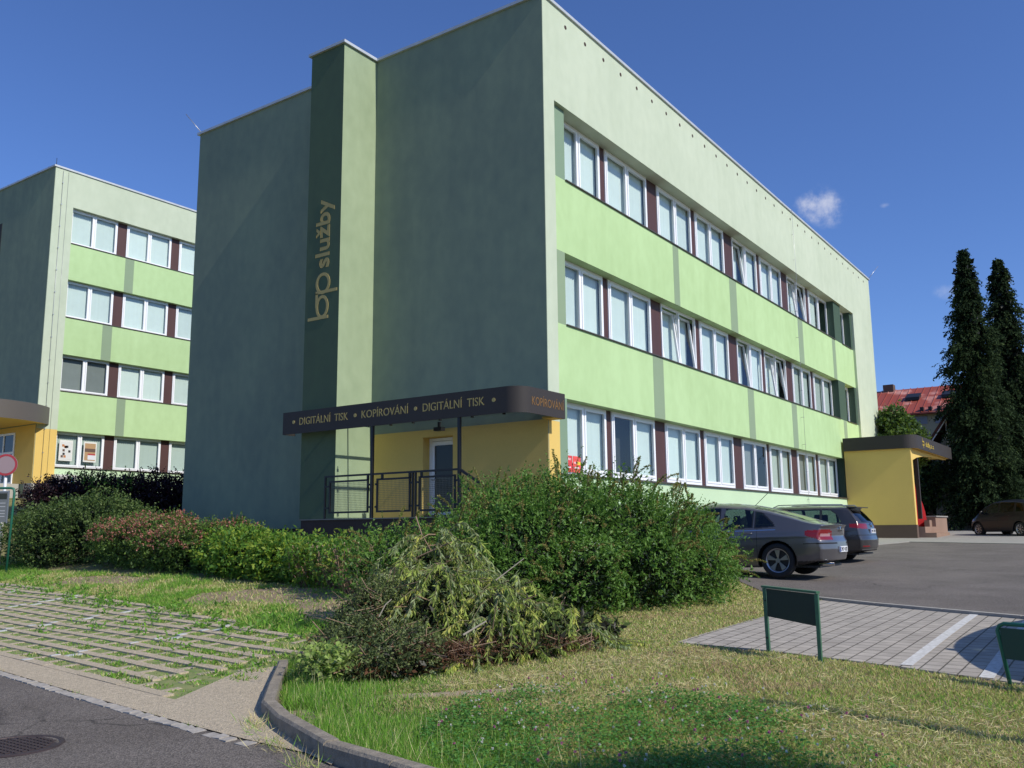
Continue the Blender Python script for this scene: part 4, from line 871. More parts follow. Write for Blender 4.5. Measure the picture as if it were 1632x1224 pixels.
# cut-back shrubs: bundles of bare pruned stems with some regrowth
M_prn = mat('pruned_stem', (.34, .22, .14), .8, var=.3, vscale=15)
M_cut = mat('pale_cut_wood', (.55, .42, .27), .8)
def pruned(label, x, y, r, h, n, nleafs, mats):
    t = thing('pruned_shrub', g3(x, y), label, 'bush', 'cut-back shrubs beside the brush pile'); z = float(H(x, y)); mb = MB(); cut = MB()
    for i in range(n):
        a = RNG.uniform(0, 6.28); rr = r*math.sqrt(RNG.uniform()); b = np.array([x+rr*.45*math.cos(a), y+rr*.45*math.sin(a), z-.05]); e = np.array([x+rr*math.cos(a), y+rr*math.sin(a), z+h*RNG.uniform(.6, 1.02)])
        m_ = (b+e)/2+RNG.normal(size=3)*.05; mb.tube([b, m_, e], .014, 5, 0, .009, cap=False); cut.tube([e, e+(e-m_)*.03], .0095, 5)
    part('stems', mb, M_prn, t, fixn=False); part('cut_ends', cut, M_cut, t, fixn=False)
    v = Veg(); Lb = [(x, y, z+h*.5, r*1.05, r*1.05, h*.58)]; P, N_ = lobe_points(Lb, nleafs, (.5, 1.1)); v.add(sprigs(P, unit(N_+RNG.normal(size=P.shape)*.5+[0, 0, .5]), RNG.uniform(.1, .25, len(P)), 6, .075, .04), [0, 1, 2, 1]); v.part('foliage', mats, t)
pruned('cut-back bush with leafy top at the left end of the bare earth patch', -4.9, 2.4, .55, .80, 60, 620, brt)
pruned('cut-back bush with many bare stems between the leafy bushes and the brush pile', -5.3, 1.2, .52, .80, 95, 380, brt)
pruned('small pruned bush of upright brown stems just left of the brush pile', -5.9, .2, .5, .95, 80, 260, brt)
# purple barberry hedge further back
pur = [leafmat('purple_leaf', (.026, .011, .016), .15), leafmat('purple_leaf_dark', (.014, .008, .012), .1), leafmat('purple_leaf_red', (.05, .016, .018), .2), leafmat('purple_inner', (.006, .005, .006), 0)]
hsp = []
a = at_px(70, 815, 34); b = at_px(300, 820, 33)
for i in range(9):
    t_ = i/8; p = a+(b-a)*t_; hsp.append((p[0], p[1]))
hd = thing('purple_hedge', g3(hsp[4][0], hsp[4][1]), 'very dark purple hedge between the two green office blocks', 'hedge'); Lb = []
for i, (x, y) in enumerate(hsp):
    top = 1.6+ (857-(771 if 0 < i else 778))*33.5/FPX + (.12 if i % 3 == 0 else 0); z = float(H(x, y)); Lb.append((x, y, z+(top-z)*.45, .75, .75, (top-z)*.56))
v = Veg(); P, N_ = lobe_points(Lb, 5600); v.add(sprigs(P, unit(N_+RNG.normal(size=P.shape)*.5+[0, 0, .6]), RNG.uniform(.15, .4, len(P)), 8, .085, .05), [0, 1, 2, 0])
P, N_ = lobe_points(Lb, 2200, (.3, .75)); v.add(sprigs(P, rdir(len(P)), .3, 5, .16, .1), 3); v.part('foliage', pur, hd)
for k, (px, py, d_, hh, lab) in enumerate([(470/3.06*1.0, 775, 33.2, .9, 'thin bright green sapling poking above the purple hedge at its left'), (640/3.06, 778, 33.2, .55, 'small green sapling above the purple hedge at its middle')]):
    p = at_px(px, py, d_); t = thing('sapling', g3(p[0], p[1]), lab, 'plant'); v = Veg(); n = 26; B = np.tile(p, (n, 1))+RNG.normal(size=(n, 3))*[.35, .35, .12]; v.add(sprigs(B, unit(RNG.normal(size=(n, 3))*.5+[0, 0, 1]), RNG.uniform(.4, .9, n)*hh, 12, .09, .045), [0, 1]); v.part('foliage', brt, t)
    mb = MB(); mb.tube([g3(p[0], p[1]), tuple(p), tuple(p+[0, 0, hh*.7])], .02, 5, 0, .006); part('stem', mb, M_twig, t)

# ------------------------------------------------------------------ brush pile
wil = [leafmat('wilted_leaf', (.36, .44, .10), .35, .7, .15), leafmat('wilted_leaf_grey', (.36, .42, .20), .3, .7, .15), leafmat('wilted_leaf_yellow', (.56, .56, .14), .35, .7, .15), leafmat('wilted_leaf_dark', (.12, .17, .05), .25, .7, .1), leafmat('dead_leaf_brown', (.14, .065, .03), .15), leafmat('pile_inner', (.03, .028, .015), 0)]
bp_ = thing('brush_pile', g3(-9.4, -4.9), 'heap of cut branches with wilted pale green leaves in front of the large shrub', 'brush pile')
# ridge of the heap runs from its high back-left end down to the tail on the right
def hz(x, y):
    h = 0
    for (cx, cy, rx, ry, hh) in [(-8.55, -3.75, .62, .6, 1.42), (-9.05, -3.75, .5, .5, .95), (-9.05, -4.3, .8, .75, 1.0), (-8.95, -4.95, .7, .7, .72), (-8.5, -5.4, .6, .5, .42), (-8.05, -5.75, .45, .35, .22)]:
        q = ((x-cx)/rx)**2+((y-cy)/ry)**2; h = np.maximum(h, hh*np.exp(-q*.9))
    return h
# branches flop down over the heap
v = Veg(); mb = MB(); nb = 420
for i in range(nb):
    while True:
        x = RNG.uniform(-10.2, -7.9); y = RNG.uniform(-5.9, -2.7); hh = float(hz(x, y))
        if hh > .16 and RNG.uniform() < hh+.25: break
    z0 = float(H(x, y))+hh*RNG.uniform(.75, 1.05)
    gx_ = (float(hz(x+.05, y))-float(hz(x-.05, y)))/.1; gy_ = (float(hz(x, y+.05))-float(hz(x, y-.05)))/.1
    d = np.array([-gx_, -gy_, 0])*.8+RNG.normal(size=3)*.45+np.array([-.25, -.25, .1]); d = d/np.linalg.norm(d); ln = RNG.uniform(.35, .8); t = np.linspace(0, 1, 9)
    pts = np.array([x, y, z0])+d*ln*t[:, None]; pts[:, 2] -= ln*.95*t**2
    gz = H(pts[:, 0], pts[:, 1])+.03+hz(pts[:, 0], pts[:, 1])*.55; pts[:, 2] = np.maximum(pts[:, 2], gz)
    mb.tube([tuple(q) for q in pts[::2]], .007, 4, 0, .002, cap=False)
    n = int(ln*115); T = RNG.uniform(.05, 1, n)*8; j = np.clip(T.astype(int), 0, 7); f = (T-j)[:, None]; B = pts[j]*(1-f)+pts[j+1]*f
    A = unit(RNG.normal(size=(n, 3))*.45+np.array([0, 0, -1.0])+d*.35); m_ = 0 if RNG.uniform() < .45 else (1 if RNG.uniform() < .5 else 2)
    if hh > .9 and RNG.uniform() < .5: m_ = 1
    v.add(leaf_quads(B, A, rdir(n, .3), RNG.uniform(.06, .115, n), RNG.uniform(.013, .024, n), .1), [m_, m_, m_, 0, 3])
v.part('wilted_leaves', wil, bp_); part('thin_branches', mb, mat('green_twig', (.17, .15, .07), .8), bp_, fixn=False)
v = Veg(); n = 9000; x = RNG.uniform(-10.3, -7.8, n); y = RNG.uniform(-6, -2.6, n); hh = hz(x, y); k = hh > .14; x = x[k]; y = y[k]; hh = hh[k]; P = np.c_[x, y, H(x, y)+hh*RNG.uniform(.2, .8, len(x))]
v.add(sprigs(P, rdir(len(P)), .14, 5, .09, .035), [5, 3, 3, 5]); v.part('inner_litter', wil, bp_)
mb = MB(); mw = MB()
for i in range(60):
    x, y = RNG.uniform(-10.0, -8.1), RNG.uniform(-5.5, -3.0); hh = float(hz(x, y))
    if hh < .2: continue
    a = np.array([x, y, float(H(x, y))+hh*RNG.uniform(.5, 1)]); d = unit(RNG.normal(size=(1, 3))*[1, 1, .35])[0]; mb.tube([a-d*.3, a+RNG.normal(size=3)*.03, a+d*.4], .010, 6, 0, .005)
part('branches', mb, M_prn, bp_, fixn=False)
c = at_px(775, 990, 8.75); e1 = at_px(738, 1012, 8.6); mw.tube([e1, (c+e1)/2, c], .011, 8, 0, .008); c = at_px(835, 890, 9.9); e1 = at_px(790, 925, 9.7); mw.tube([e1, c], .007, 6, 0, .005)
c = at_px(624, 955, 8.8); e1 = at_px(604, 983, 8.7); mw.tube([e1, (c+e1)/2+[0, 0, .03], c], .007, 6, 0, .005); part('bare_branches', mw, mat('pale_grey_bark', (.30, .26, .20), .8), bp_, fixn=False)

dp = thing('brush_pile', g3(-10.4, -3.9), 'low dark tangle of twiggy cut branches over the kerb left of the wilted heap', 'brush pile')
dk = [leafmat('twiggy_leaf', (.11, .15, .045), .25), leafmat('twiggy_leaf_dark', (.055, .075, .028), .15), leafmat('twiggy_leaf_pale', (.22, .26, .09), .3), leafmat('fresh_pale_leaf', (.34, .45, .11), .35), wil[4], wil[5]]
def hz2(x, y):
    h = 0
    for (cx, cy, rx, ry, hh) in [(-9.75, -3.85, .55, .55, .92), (-10.3, -4.15, .45, .42, .55), (-10.3, -4.75, .6, .42, .42)]:
        q = ((x-cx)/rx)**2+((y-cy)/ry)**2; h = np.maximum(h, hh*np.exp(-q*1.0))
    return h
v = Veg(); mb = MB()
n = 8000; x = RNG.uniform(-11.3, -9.1, n); y = RNG.uniform(-5.3, -2.3, n); hh = hz2(x, y); k = hh > .17+.07*np.sin(x*9)*np.sin(y*11); x = x[k]; y = y[k]; hh = hh[k]; P = np.c_[x, y, H(x, y)+.02+hh*RNG.uniform(.55, 1.05, len(x))]
v.add(sprigs(P, unit(RNG.normal(size=P.shape)+[0, 0, .2]), RNG.uniform(.08, .2, len(P)), 8, .032, .017), [0, 0, 1, 2]); P2 = P[:1800].copy(); P2[:, 2] -= hh[:1800]*.3
v.add(sprigs(P2, rdir(len(P2)), .12, 5, .07, .035), [5, 4, 1]); 
n = 260; P = np.c_[RNG.normal(-10.95, .13, n), RNG.normal(-4.35, .17, n), np.zeros(n)]; P[:, 2] = H(P[:, 0], P[:, 1])+.12+RNG.uniform(0, .2, n); v.add(sprigs(P, unit(RNG.normal(size=P.shape)+[0, 0, .6]), .12, 5, .05, .035), [3, 3, 2]); v.part('small_leaves', dk, dp)
for i in range(190):
    while True:
        x, y = RNG.uniform(-11.1, -9.3), RNG.uniform(-5.1, -2.5); hh = float(hz2(x, y))
        if hh > .2: break
    a = np.array([x, y, float(H(x, y))+hh*RNG.uniform(.5, 1.0)]); d = unit(RNG.normal(size=(1, 3))*[1, 1, .45])[0]; l = RNG.uniform(.15, .4); mb.tube([a-d*l, a+RNG.normal(size=3)*.05, a+d*l], .006, 4, 0, .002, cap=False)
part('twigs', mb, M_prn, dp, fixn=False)
rb = thing('dead_conifer_branch', g3(-9.9, -6.0), 'rust-brown dead branches lying along the foot of the wilted heap', 'dead branches'); v = Veg()
n = 900; t_ = RNG.uniform(0, 1, n); x = -10.35+1.5*t_+RNG.normal(size=n)*.10; y = -4.9-1.05*t_+RNG.normal(size=n)*.13; P = np.c_[x, y, H(x, y)+RNG.uniform(.0, .26, n)*(1-.5*t_)]
v.add(sprigs(P, unit(RNG.normal(size=P.shape)*[1, 1, .5]+[0, 0, .25]), .13, 12, .035, .006, spread=.7), [0, 0, 1]); v.part('needles', [leafmat('rust_needles', (.20, .09, .05), .1), leafmat('brown_needles', (.11, .06, .035), .1)], rb)
mb = MB()
for i in range(50): a = P[i]; d = unit(RNG.normal(size=(1, 3))*[1, 1, .3])[0]; mb.tube([a-d*.25, a+d*.25], .006, 4)
part('twigs', mb, M_prn, rb, fixn=False)

# ------------------------------------------------------------------ cars
M_tyre = mat('tyre_rubber', (.018, .018, .018), .85); M_rim = mat('alloy_rim', (.42, .42, .43), .32, metal=.75); M_trim = mat('black_trim', (.015, .015, .016), .45)
M_cglass = glass('car_glass', (.30, .36, .36), .03); M_cglass_dark = glass('tinted_glass', (.06, .08, .09), .04); M_chrome = mat('chrome', (.7, .7, .7), .12, metal=1)
M_lamp_red = mat('tail_lamp_red', (.20, .007, .009), .2, coat=.3); M_lamp_clear = mat('tail_lamp_clear', (.38, .20, .20), .2, coat=.6); M_seat = mat('seat_fabric', (.02, .02, .022), .9)
M_plate = mat('number_plate', (.75, .75, .74), .5); M_plate_ink = mat('plate_ink', (.02, .02, .03), .6); M_plate_blue = mat('plate_blue', (.02, .06, .35), .5); M_seam = mat('panel_gap', (.01, .01, .01), .9)
def lerp(x, pts): return np.interp(x, [p[0] for p in pts], [p[1] for p in pts])
def smooth(xs, pts, k=.09):
    g = np.linspace(-k, k, 9); return np.mean([lerp(xs+d, pts) for d in g], 0)
def inp(x, z, poly): return inpoly(x, z, poly)
def make_car(name, label, sp, loc, heading, paint, group=None):
    """local frame: x = 0 at the rear bumper, grows forward; y to the left; z up"""
    Ln, Wd = sp['L'], sp['W']/2; xw = sp['wheels']; rw = sp['rw']; ra = rw+.055
    root = thing(name, loc, label, 'car', group); root.rotation_euler = (sp.get('pitch', 0), 0, 0)
    root.matrix_world = Matrix.Translation(loc) @ Matrix.Rotation(heading, 4, 'Z') @ Matrix.Rotation(-sp.get('slope', 0), 4, 'Y')
    ORG[root] = (0, 0, 0)
    xs = np.linspace(0, Ln, 200); extra = [s+d for s in sp['seams'] for d in (-.004, .004)]; xs = np.unique(np.concatenate([xs, extra]))
    zt = smooth(xs, sp['top']); zb = lerp(xs, sp['belt']); lo = smooth(xs, sp['bot']); wd = Wd*smooth(xs, sp['plan'])
    sv = np.unique(np.concatenate([np.linspace(0, 1, 46)]))
    prof = lerp(sv, [(0, .90), (.06, .955), (.25, .985), (.45, .998), (.58, 1.0), (.75, .992), (.9, .975), (1, .945)])
    crease = sp.get('crease', .62); prof = prof+.006*np.exp(-((sv-crease)/.03)**2)
    uv = np.linspace(0, 1, 46)[1:]
    rows_y = []; rows_z = []
    for i, x in enumerate(xs):
        w_ = wd[i]; hb = zb[i]; ht = max(zt[i], hb+.02); l = lo[i]
        ys = w_*prof; zs = l+(hb-l)*sv
        up = ht-hb; h1 = up*.74; tum = sp.get('tumble', .42)
        wb = ys[-1]; a = []
        nside = 28
        for u in uv[:nside]:
            q = u/uv[nside-1]; a.append((wb-tum*h1*q-.02*math.sin(q*math.pi)*0, hb+h1*q))
        ye = a[-1][0]; ze = a[-1][1]; nr = len(uv)-nside
        for k in range(1, nr+1):
            t = k/nr*math.pi/2; a.append((ye*math.cos(t)**.72, ze+(ht-ze)*math.sin(t)**.85))
        ys = np.concatenate([[w_*.45], ys, [p[0] for p in a]]); zs = np.concatenate([[l+.02], zs, [p[1] for p in a]])
        rows_y.append(ys); rows_z.append(zs)
    Yh = np.array(rows_y); Zh = np.array(rows_z); M_ = Yh.shape[1]
    Yh[:, -1] = 0
    Xh = np.repeat(xs[:, None], M_, 1)
    # end shaping by height and plan rounding
    def ends(X_, Y_, Z_):
        Rr = lerp(Z_, sp['rear']); Rf = lerp(Z_, sp['front']); zr, zf = sp.get('zr', 1.2), sp.get('zf', 1.2)
        X2_ = X_+Rr*np.clip(1-X_/zr, 0, 1)**1.6-Rf*np.clip(1-(Ln-X_)/zf, 0, 1)**1.6
        c = np.abs(Y_/Wd)**3.2; X2_ = X2_+sp.get('cr', .22)*c*np.clip(1-X_/.8, 0, 1)**2-sp.get('cf', .40)*c*np.clip(1-(Ln-X_)/1.0, 0, 1)**2
        return X2_
    # full ring: right side reversed + left side
    Xf = np.concatenate([Xh[:, :], Xh[:, -2::-1]], 1); Yf = np.concatenate([Yh, -Yh[:, -2::-1]], 1); Zf = np.concatenate([Zh, Zh[:, -2::-1]], 1)
    X3 = ends(Xf, Yf, Zf); n, m_ = Xf.shape
    V = np.stack([X3, Yf, Zf], -1).reshape(-1, 3); idx = np.arange(n*m_).reshape(n, m_)
    Q = np.stack([idx[:-1, :-1], idx[1:, :-1], idx[1:, 1:], idx[:-1, 1:]], -1).reshape(-1, 4)
    # end caps: rows from the right side to the left side at equal height
    caps = []
    for end in (0, n-1):
        K = 26; ring_y = Yh[end]; ring_z = Zh[end]; s = np.linspace(1, -1, K)
        cy = ring_y[:, None]*s[None]; cz = np.repeat(ring_z[:, None], K, 1); cx = ends(np.full_like(cy, xs[end]), cy, cz)
        base = len(V); V = np.concatenate([V, np.stack([cx, cy, cz], -1).reshape(-1, 3)]); id2 = base+np.arange(M_*K).reshape(M_, K)
        q = np.stack([id2[:-1, :-1], id2[:-1, 1:], id2[1:, 1:], id2[1:, :-1]], -1).reshape(-1, 4)
        if end == n-1: q = q[:, ::-1]
        caps.append((len(Q), len(q))); Q = np.concatenate([Q, q])
    nb = len(Q)-caps[0][1]-caps[1][1]
    C_ = V[Q].mean(1); isend = np.zeros(len(Q), int); isend[nb:nb+caps[0][1]] = 1; isend[nb+caps[0][1]:] = 2
    x0 = Xf.reshape(-1)[Q[:nb]].mean(1); xo = np.concatenate([x0, np.zeros(caps[0][1]), np.full(caps[1][1], Ln)])   # undeformed station
    cls = np.zeros(len(Q), int)                    # 0 paint 1 trim 2 seam 3 side glass 4 tinted glass 5 drop 6 chrome 7 red lamp 8 clear lamp 9 lower black
    ay = np.abs(C_[:, 1]); xx = C_[:, 0]; zz = C_[:, 2]
    for xwv in xw: cls[((xx-xwv)**2+(zz-rw)**2 < ra**2) & (ay > .5*Wd) & (zz < rw+ra)] = 5
    beltz = np.interp(xo, xs, zb); topz = np.interp(xo, xs, zt); side = (isend == 0) & (zz > beltz-.03) & (zz < beltz+(topz-beltz)*.80)
    for s in sp['seams']: cls[(np.abs(xo-s) < .0045) & (zz > lerp(xo, sp['bot'])+.08) & (zz < beltz+.01) & (cls == 0)] = 2
    def grow(poly, e):
        c = np.mean(poly, 0); out = []
        for i in range(len(poly)):
            a = np.array(poly[i-1]); b = np.array(poly[i]); d = np.array(poly[(i+1) % len(poly)]); n1 = np.array([b[1]-a[1], a[0]-b[0]]); n2 = np.array([d[1]-b[1], b[0]-d[0]])
            n1 = n1/np.linalg.norm(n1); n2 = n2/np.linalg.norm(n2); nn = n1+n2; nn = nn/np.linalg.norm(nn)
            if np.dot(nn, b-c) < 0: nn = -nn
            out.append(tuple(b+nn*e))
        return out
    for poly in sp['side_glass']:
        g = inpoly(xx, zz, poly); t = inpoly(xx, zz, grow(poly, .028)) & ~g
        cls[side & t & (cls == 0)] = 1; cls[side & g] = 3
    if 'chrome' in sp: a, b = sp['chrome']; cls[(isend == 0) & (xx > a) & (xx < b) & (np.abs(zz-beltz+.02) < .011) & (ay > .6*Wd)] = 6
    up_ = (zz > beltz+.005)
    rx0, rx1, ry = sp['rear_glass']; q = (xx > rx0) & (xx < rx1) & (ay < ry(xx)) & up_ & (zz > sp.get('rgz', 0)); cls[q] = 4
    q2 = (xx > rx0-.03) & (xx < rx1+.03) & (ay < ry(xx)+.03) & up_ & ~q & (cls == 0) & (zz > sp.get('rgz', 0)-.03); cls[q2] = 1
    fx0, fx1, fy = sp['wind_glass']; q = (xx > fx0) & (xx < fx1) & (ay < fy(xx)) & up_; cls[q] = 3
    for kind, f in sp['marks']: q = f(xx, ay, zz, isend) & (cls != 5); cls[q] = kind
    glassm = np.isin(cls, (3, 4))
    body = ~glassm & (cls != 5); mp = {0: 0, 1: 1, 2: 2, 6: 3, 7: 4, 8: 5, 9: 1}
    def sub(mask, nm, mats, mi=None, par=root):
        q = Q[mask]; u, inv = np.unique(q, return_inverse=True); me = npmesh(nm, V[u], inv.reshape(q.shape), mats, mi, smooth=True)
        bm = bmesh.new(); bm.from_mesh(me); bmesh.ops.remove_doubles(bm, verts=bm.verts, dist=1e-5); bmesh.ops.recalc_face_normals(bm, faces=bm.faces); bm.to_mesh(me); bm.free()
        o = D.objects.new(nm, me); COL.objects.link(o); o.parent = par; ORG[o] = (0, 0, 0); return o
    lamps = np.isin(cls, (7, 8))
    bodyo = sub(body & ~lamps, 'body', [paint, M_trim, M_seam, M_chrome], np.array([mp[c] for c in cls[body & ~lamps]]))
    for sgn in (1, -1):
        mk = lamps & (np.sign(C_[:, 1]) == sgn)
        if mk.any(): sub(mk, 'tail_light', [M_lamp_red, M_lamp_clear], np.array([0 if c == 7 else 1 for c in cls[mk]]))
    for sgn in (1, -1):
        for poly in sp['side_glass']:
            mk = (cls == 3) & side & inpoly(xx, zz, poly) & (np.sign(C_[:, 1]) == sgn)
            if mk.any(): sub(mk, 'side_window', M_cglass)
    mk = cls == 4
    if mk.any(): sub(mk, 'rear_window', M_cglass_dark)
    mk = (cls == 3) & ~(side & np.any([inpoly(xx, zz, p) for p in sp['side_glass']], 0))
    if mk.any(): sub(mk, 'windscreen', M_cglass)
    def P(nm, fn, mats, par=root): mb = MB(); fn(mb); return part(nm, mb, mats, par, local=True, fixn=False)
    # wheels
    for xwv in xw:
        for sg in (1, -1):
            yo = sg*(Wd-.035); yi = sg*(Wd-.25); mb = MB(); nn = 36; pr = [(yi, rw*.7), (yi, rw*.96), (yi+sg*.03, rw), (yo-sg*.03, rw), (yo, rw*.95), (yo+sg*.004, rw*.80), (yo-sg*.012, rw*.70)]
            vs = [(xwv+r*math.cos(t), y, rw+r*math.sin(t)) for y, r in pr for t in np.linspace(0, 2*math.pi, nn, False)]
            mb.raw(vs, [(k*nn+i, k*nn+(i+1) % nn, (k+1)*nn+(i+1) % nn, (k+1)*nn+i) for k in range(len(pr)-1) for i in range(nn)], 0, True); wh = part('wheel', mb, M_tyre, root, local=True)
            mb = MB(); rr = rw*.70; yf = yo-sg*.012; yb = yo-sg*.10
            rg = [(yf, rr), (yf-sg*.006, rr*.93), (yf-sg*.05, rr*.88)]
            vs = [(xwv+r*math.cos(t), y, rw+r*math.sin(t)) for y, r in rg for t in np.linspace(0, 2*math.pi, nn, False)]; mb.raw(vs, [(k*nn+i, k*nn+(i+1) % nn, (k+1)*nn+(i+1) % nn, (k+1)*nn+i) for k in range(2) for i in range(nn)], 0, True)
            ns = sp.get('spokes', 5)
            for k in range(ns):
                a = 2*math.pi*k/ns+sp.get('rot', .3); w0, w1 = sp.get('sw', (.16, .30))
                p = [(math.cos(a+s_)*r_, math.sin(a+s_)*r_) for s_, r_ in ((-w0*1.6, rr*.18), (-w1, rr*.9), (w1, rr*.9), (w0*1.6, rr*.18))]
                f = [(xwv+q[0], yf-sg*(.006 if j in (1, 2) else .022), rw+q[1]) for j, q in enumerate(p)]; g_ = [(q[0], q[1]-sg*.03, q[2]) for q in f]
                mb.raw(f+g_, [(0, 1, 2, 3), (0, 4, 5, 1), (1, 5, 6, 2), (2, 6, 7, 3), (3, 7, 4, 0)], 0)
            c = [(xwv+.2*rr*math.cos(t), yf-sg*.012, rw+.2*rr*math.sin(t)) for t in np.linspace(0, 2*math.pi, 16, False)]; mb.raw(c, [tuple(range(16))]); part('rim', mb, M_rim, wh, local=True)
            mb = MB(); c = [(xwv+rr*.9*math.cos(t), yf-sg*.055, rw+rr*.9*math.sin(t)) for t in np.linspace(0, 2*math.pi, 24, False)]; mb.raw(c, [tuple(range(24))]); part('brake_disc', mb, mat('brake_dark', (.03, .03, .03), .6, metal=.4), wh, local=True)
    # wheel wells, floor, seats
    def well(mb, xwv, sg):
        if 1:
            if 1:
                t = np.linspace(-.25, math.pi+.25, 20); A = [(xwv+ra*math.cos(a), sg*(Wd*1.0-.012), rw+ra*math.sin(a)) for a in t]; B = [(p[0], sg*Wd*.5, p[2]) for p in A]
                mb.raw(A+B, [(i, i+1, 20+i+1, 20+i) for i in range(19)]); mb.raw(B, [tuple(range(20))])
    for xwv in xw:
        for sg in (1, -1): P('wheel_arch_liner', lambda mb: well(mb, xwv, sg), M_trim)
    def floor(mb): mb.box(.25, Ln-.25, -Wd*.8, Wd*.8, float(lo.min())+.02, float(lo.min())+.06)
    P('underbody', floor, M_trim)
    def seats(mb):
        b0 = float(np.mean(zb))-.45; fs = sp['seat_x']
        for x, ys in ((fs, (.36, -.36)), (fs-.85, (.40, 0, -.40))):
            for y in ys:
                mb.raw([(x-.12, y-.22, b0), (x+.02, y-.22, b0), (x+.02, y+.22, b0), (x-.12, y+.22, b0), (x-.27, y-.19, b0+.58), (x-.17, y-.19, b0+.58), (x-.17, y+.19, b0+.58), (x-.27, y+.19, b0+.58)], [(0,3,2,1),(4,5,6,7),(0,1,5,4),(1,2,6,5),(2,3,7,6),(3,0,4,7)])
                mb.raw([(x-.28, y-.12, b0+.6), (x-.18, y-.12, b0+.6), (x-.18, y+.12, b0+.6), (x-.28, y+.12, b0+.6), (x-.29, y-.10, b0+.78), (x-.22, y-.10, b0+.78), (x-.22, y+.10, b0+.78), (x-.29, y+.10, b0+.78)], [(0,3,2,1),(4,5,6,7),(0,1,5,4),(1,2,6,5),(2,3,7,6),(3,0,4,7)])
    P('seats', seats, M_seat)
    # handles, mirrors
    def wy(x, z):
        i = int(np.argmin(np.abs(xs-x))); return float(np.interp(z, Zh[i][1:47], Yh[i][1:47]))
    for sg in (1, -1):
        for hx, hz_ in sp['handles']:
            y = wy(hx, hz_)
            P('door_handle', lambda mb: mb.tube([(hx-.10, sg*(y+.0), hz_), (hx-.08, sg*(y+.03), hz_+.004), (hx+.08, sg*(y+.03), hz_+.004), (hx+.10, sg*y, hz_)], .011, 6), paint)
        mx_, mz_ = sp['mirror']; y = wy(mx_, mz_-.05)
        def mir(mb):
            c0 = np.array([mx_, sg*(y+.13), mz_+.03]); vs = []; nn = 12
            for k, (dx, s_) in enumerate(((-.05, .8), (-.045, 1), (.02, .95), (.07, .55), (.085, .15))):
                vs += [(c0[0]+dx, c0[1]+.105*s_*math.cos(t), c0[2]+.075*s_*math.sin(t)) for t in np.linspace(0, 2*math.pi, nn, False)]
            mb.raw(vs, [(k*nn+i, k*nn+(i+1) % nn, (k+1)*nn+(i+1) % nn, (k+1)*nn+i) for k in range(4) for i in range(nn)], 0, True); mb.raw(vs[:nn], [tuple(range(nn))])
            mb.bar((mx_+.02, sg*(y-.02), mz_-.05), (mx_+.01, sg*(y+.08), mz_-.01), .05, .03)
        P('mirror', mir, paint)
    # rear: number plate, badge, extra bits
    px, pz = sp['plate']
    pl = P('number_plate', lambda mb: mb.box(px-.012, px+.01, -.26, .26, pz-.055, pz+.055), M_plate)
    P('plate_blue', lambda mb: mb.box(px-.015, px-.012, .215, .258, pz-.05, pz+.05), M_plate_blue, pl)
    txt = sp['plate_text']
    to = text_mesh(txt, 'plate_characters', (px-.0125, .19, pz-.038), (0, -1, 0), (0, 0, 1), width=.42, height=.076, mat_=M_plate_ink, parent=pl, ext=.003)
    bx, bz = sp['badge']
    def badge(mb):
        t = np.linspace(0, 2*math.pi, 24, False); o = [(bx-.012, .055*math.cos(a), bz+.055*math.sin(a)) for a in t]; i_ = [(bx-.016, .040*math.cos(a), bz+.040*math.sin(a)) for a in t]; b_ = [(bx+.02, .055*math.cos(a), bz+.055*math.sin(a)) for a in t]
        mb.raw(o+i_+b_, [(k, (k+1) % 24, 24+(k+1) % 24, 24+k) for k in range(24)]+[(k, 48+k, 48+(k+1) % 24, (k+1) % 24) for k in range(24)]); mb.box(bx-.015, bx+.01, -.042, .042, bz-.008, bz+.008)
    P('badge', badge, M_chrome)
    for nm, fn, mm in sp.get('extra', []): P(nm, fn, mm)
    return root

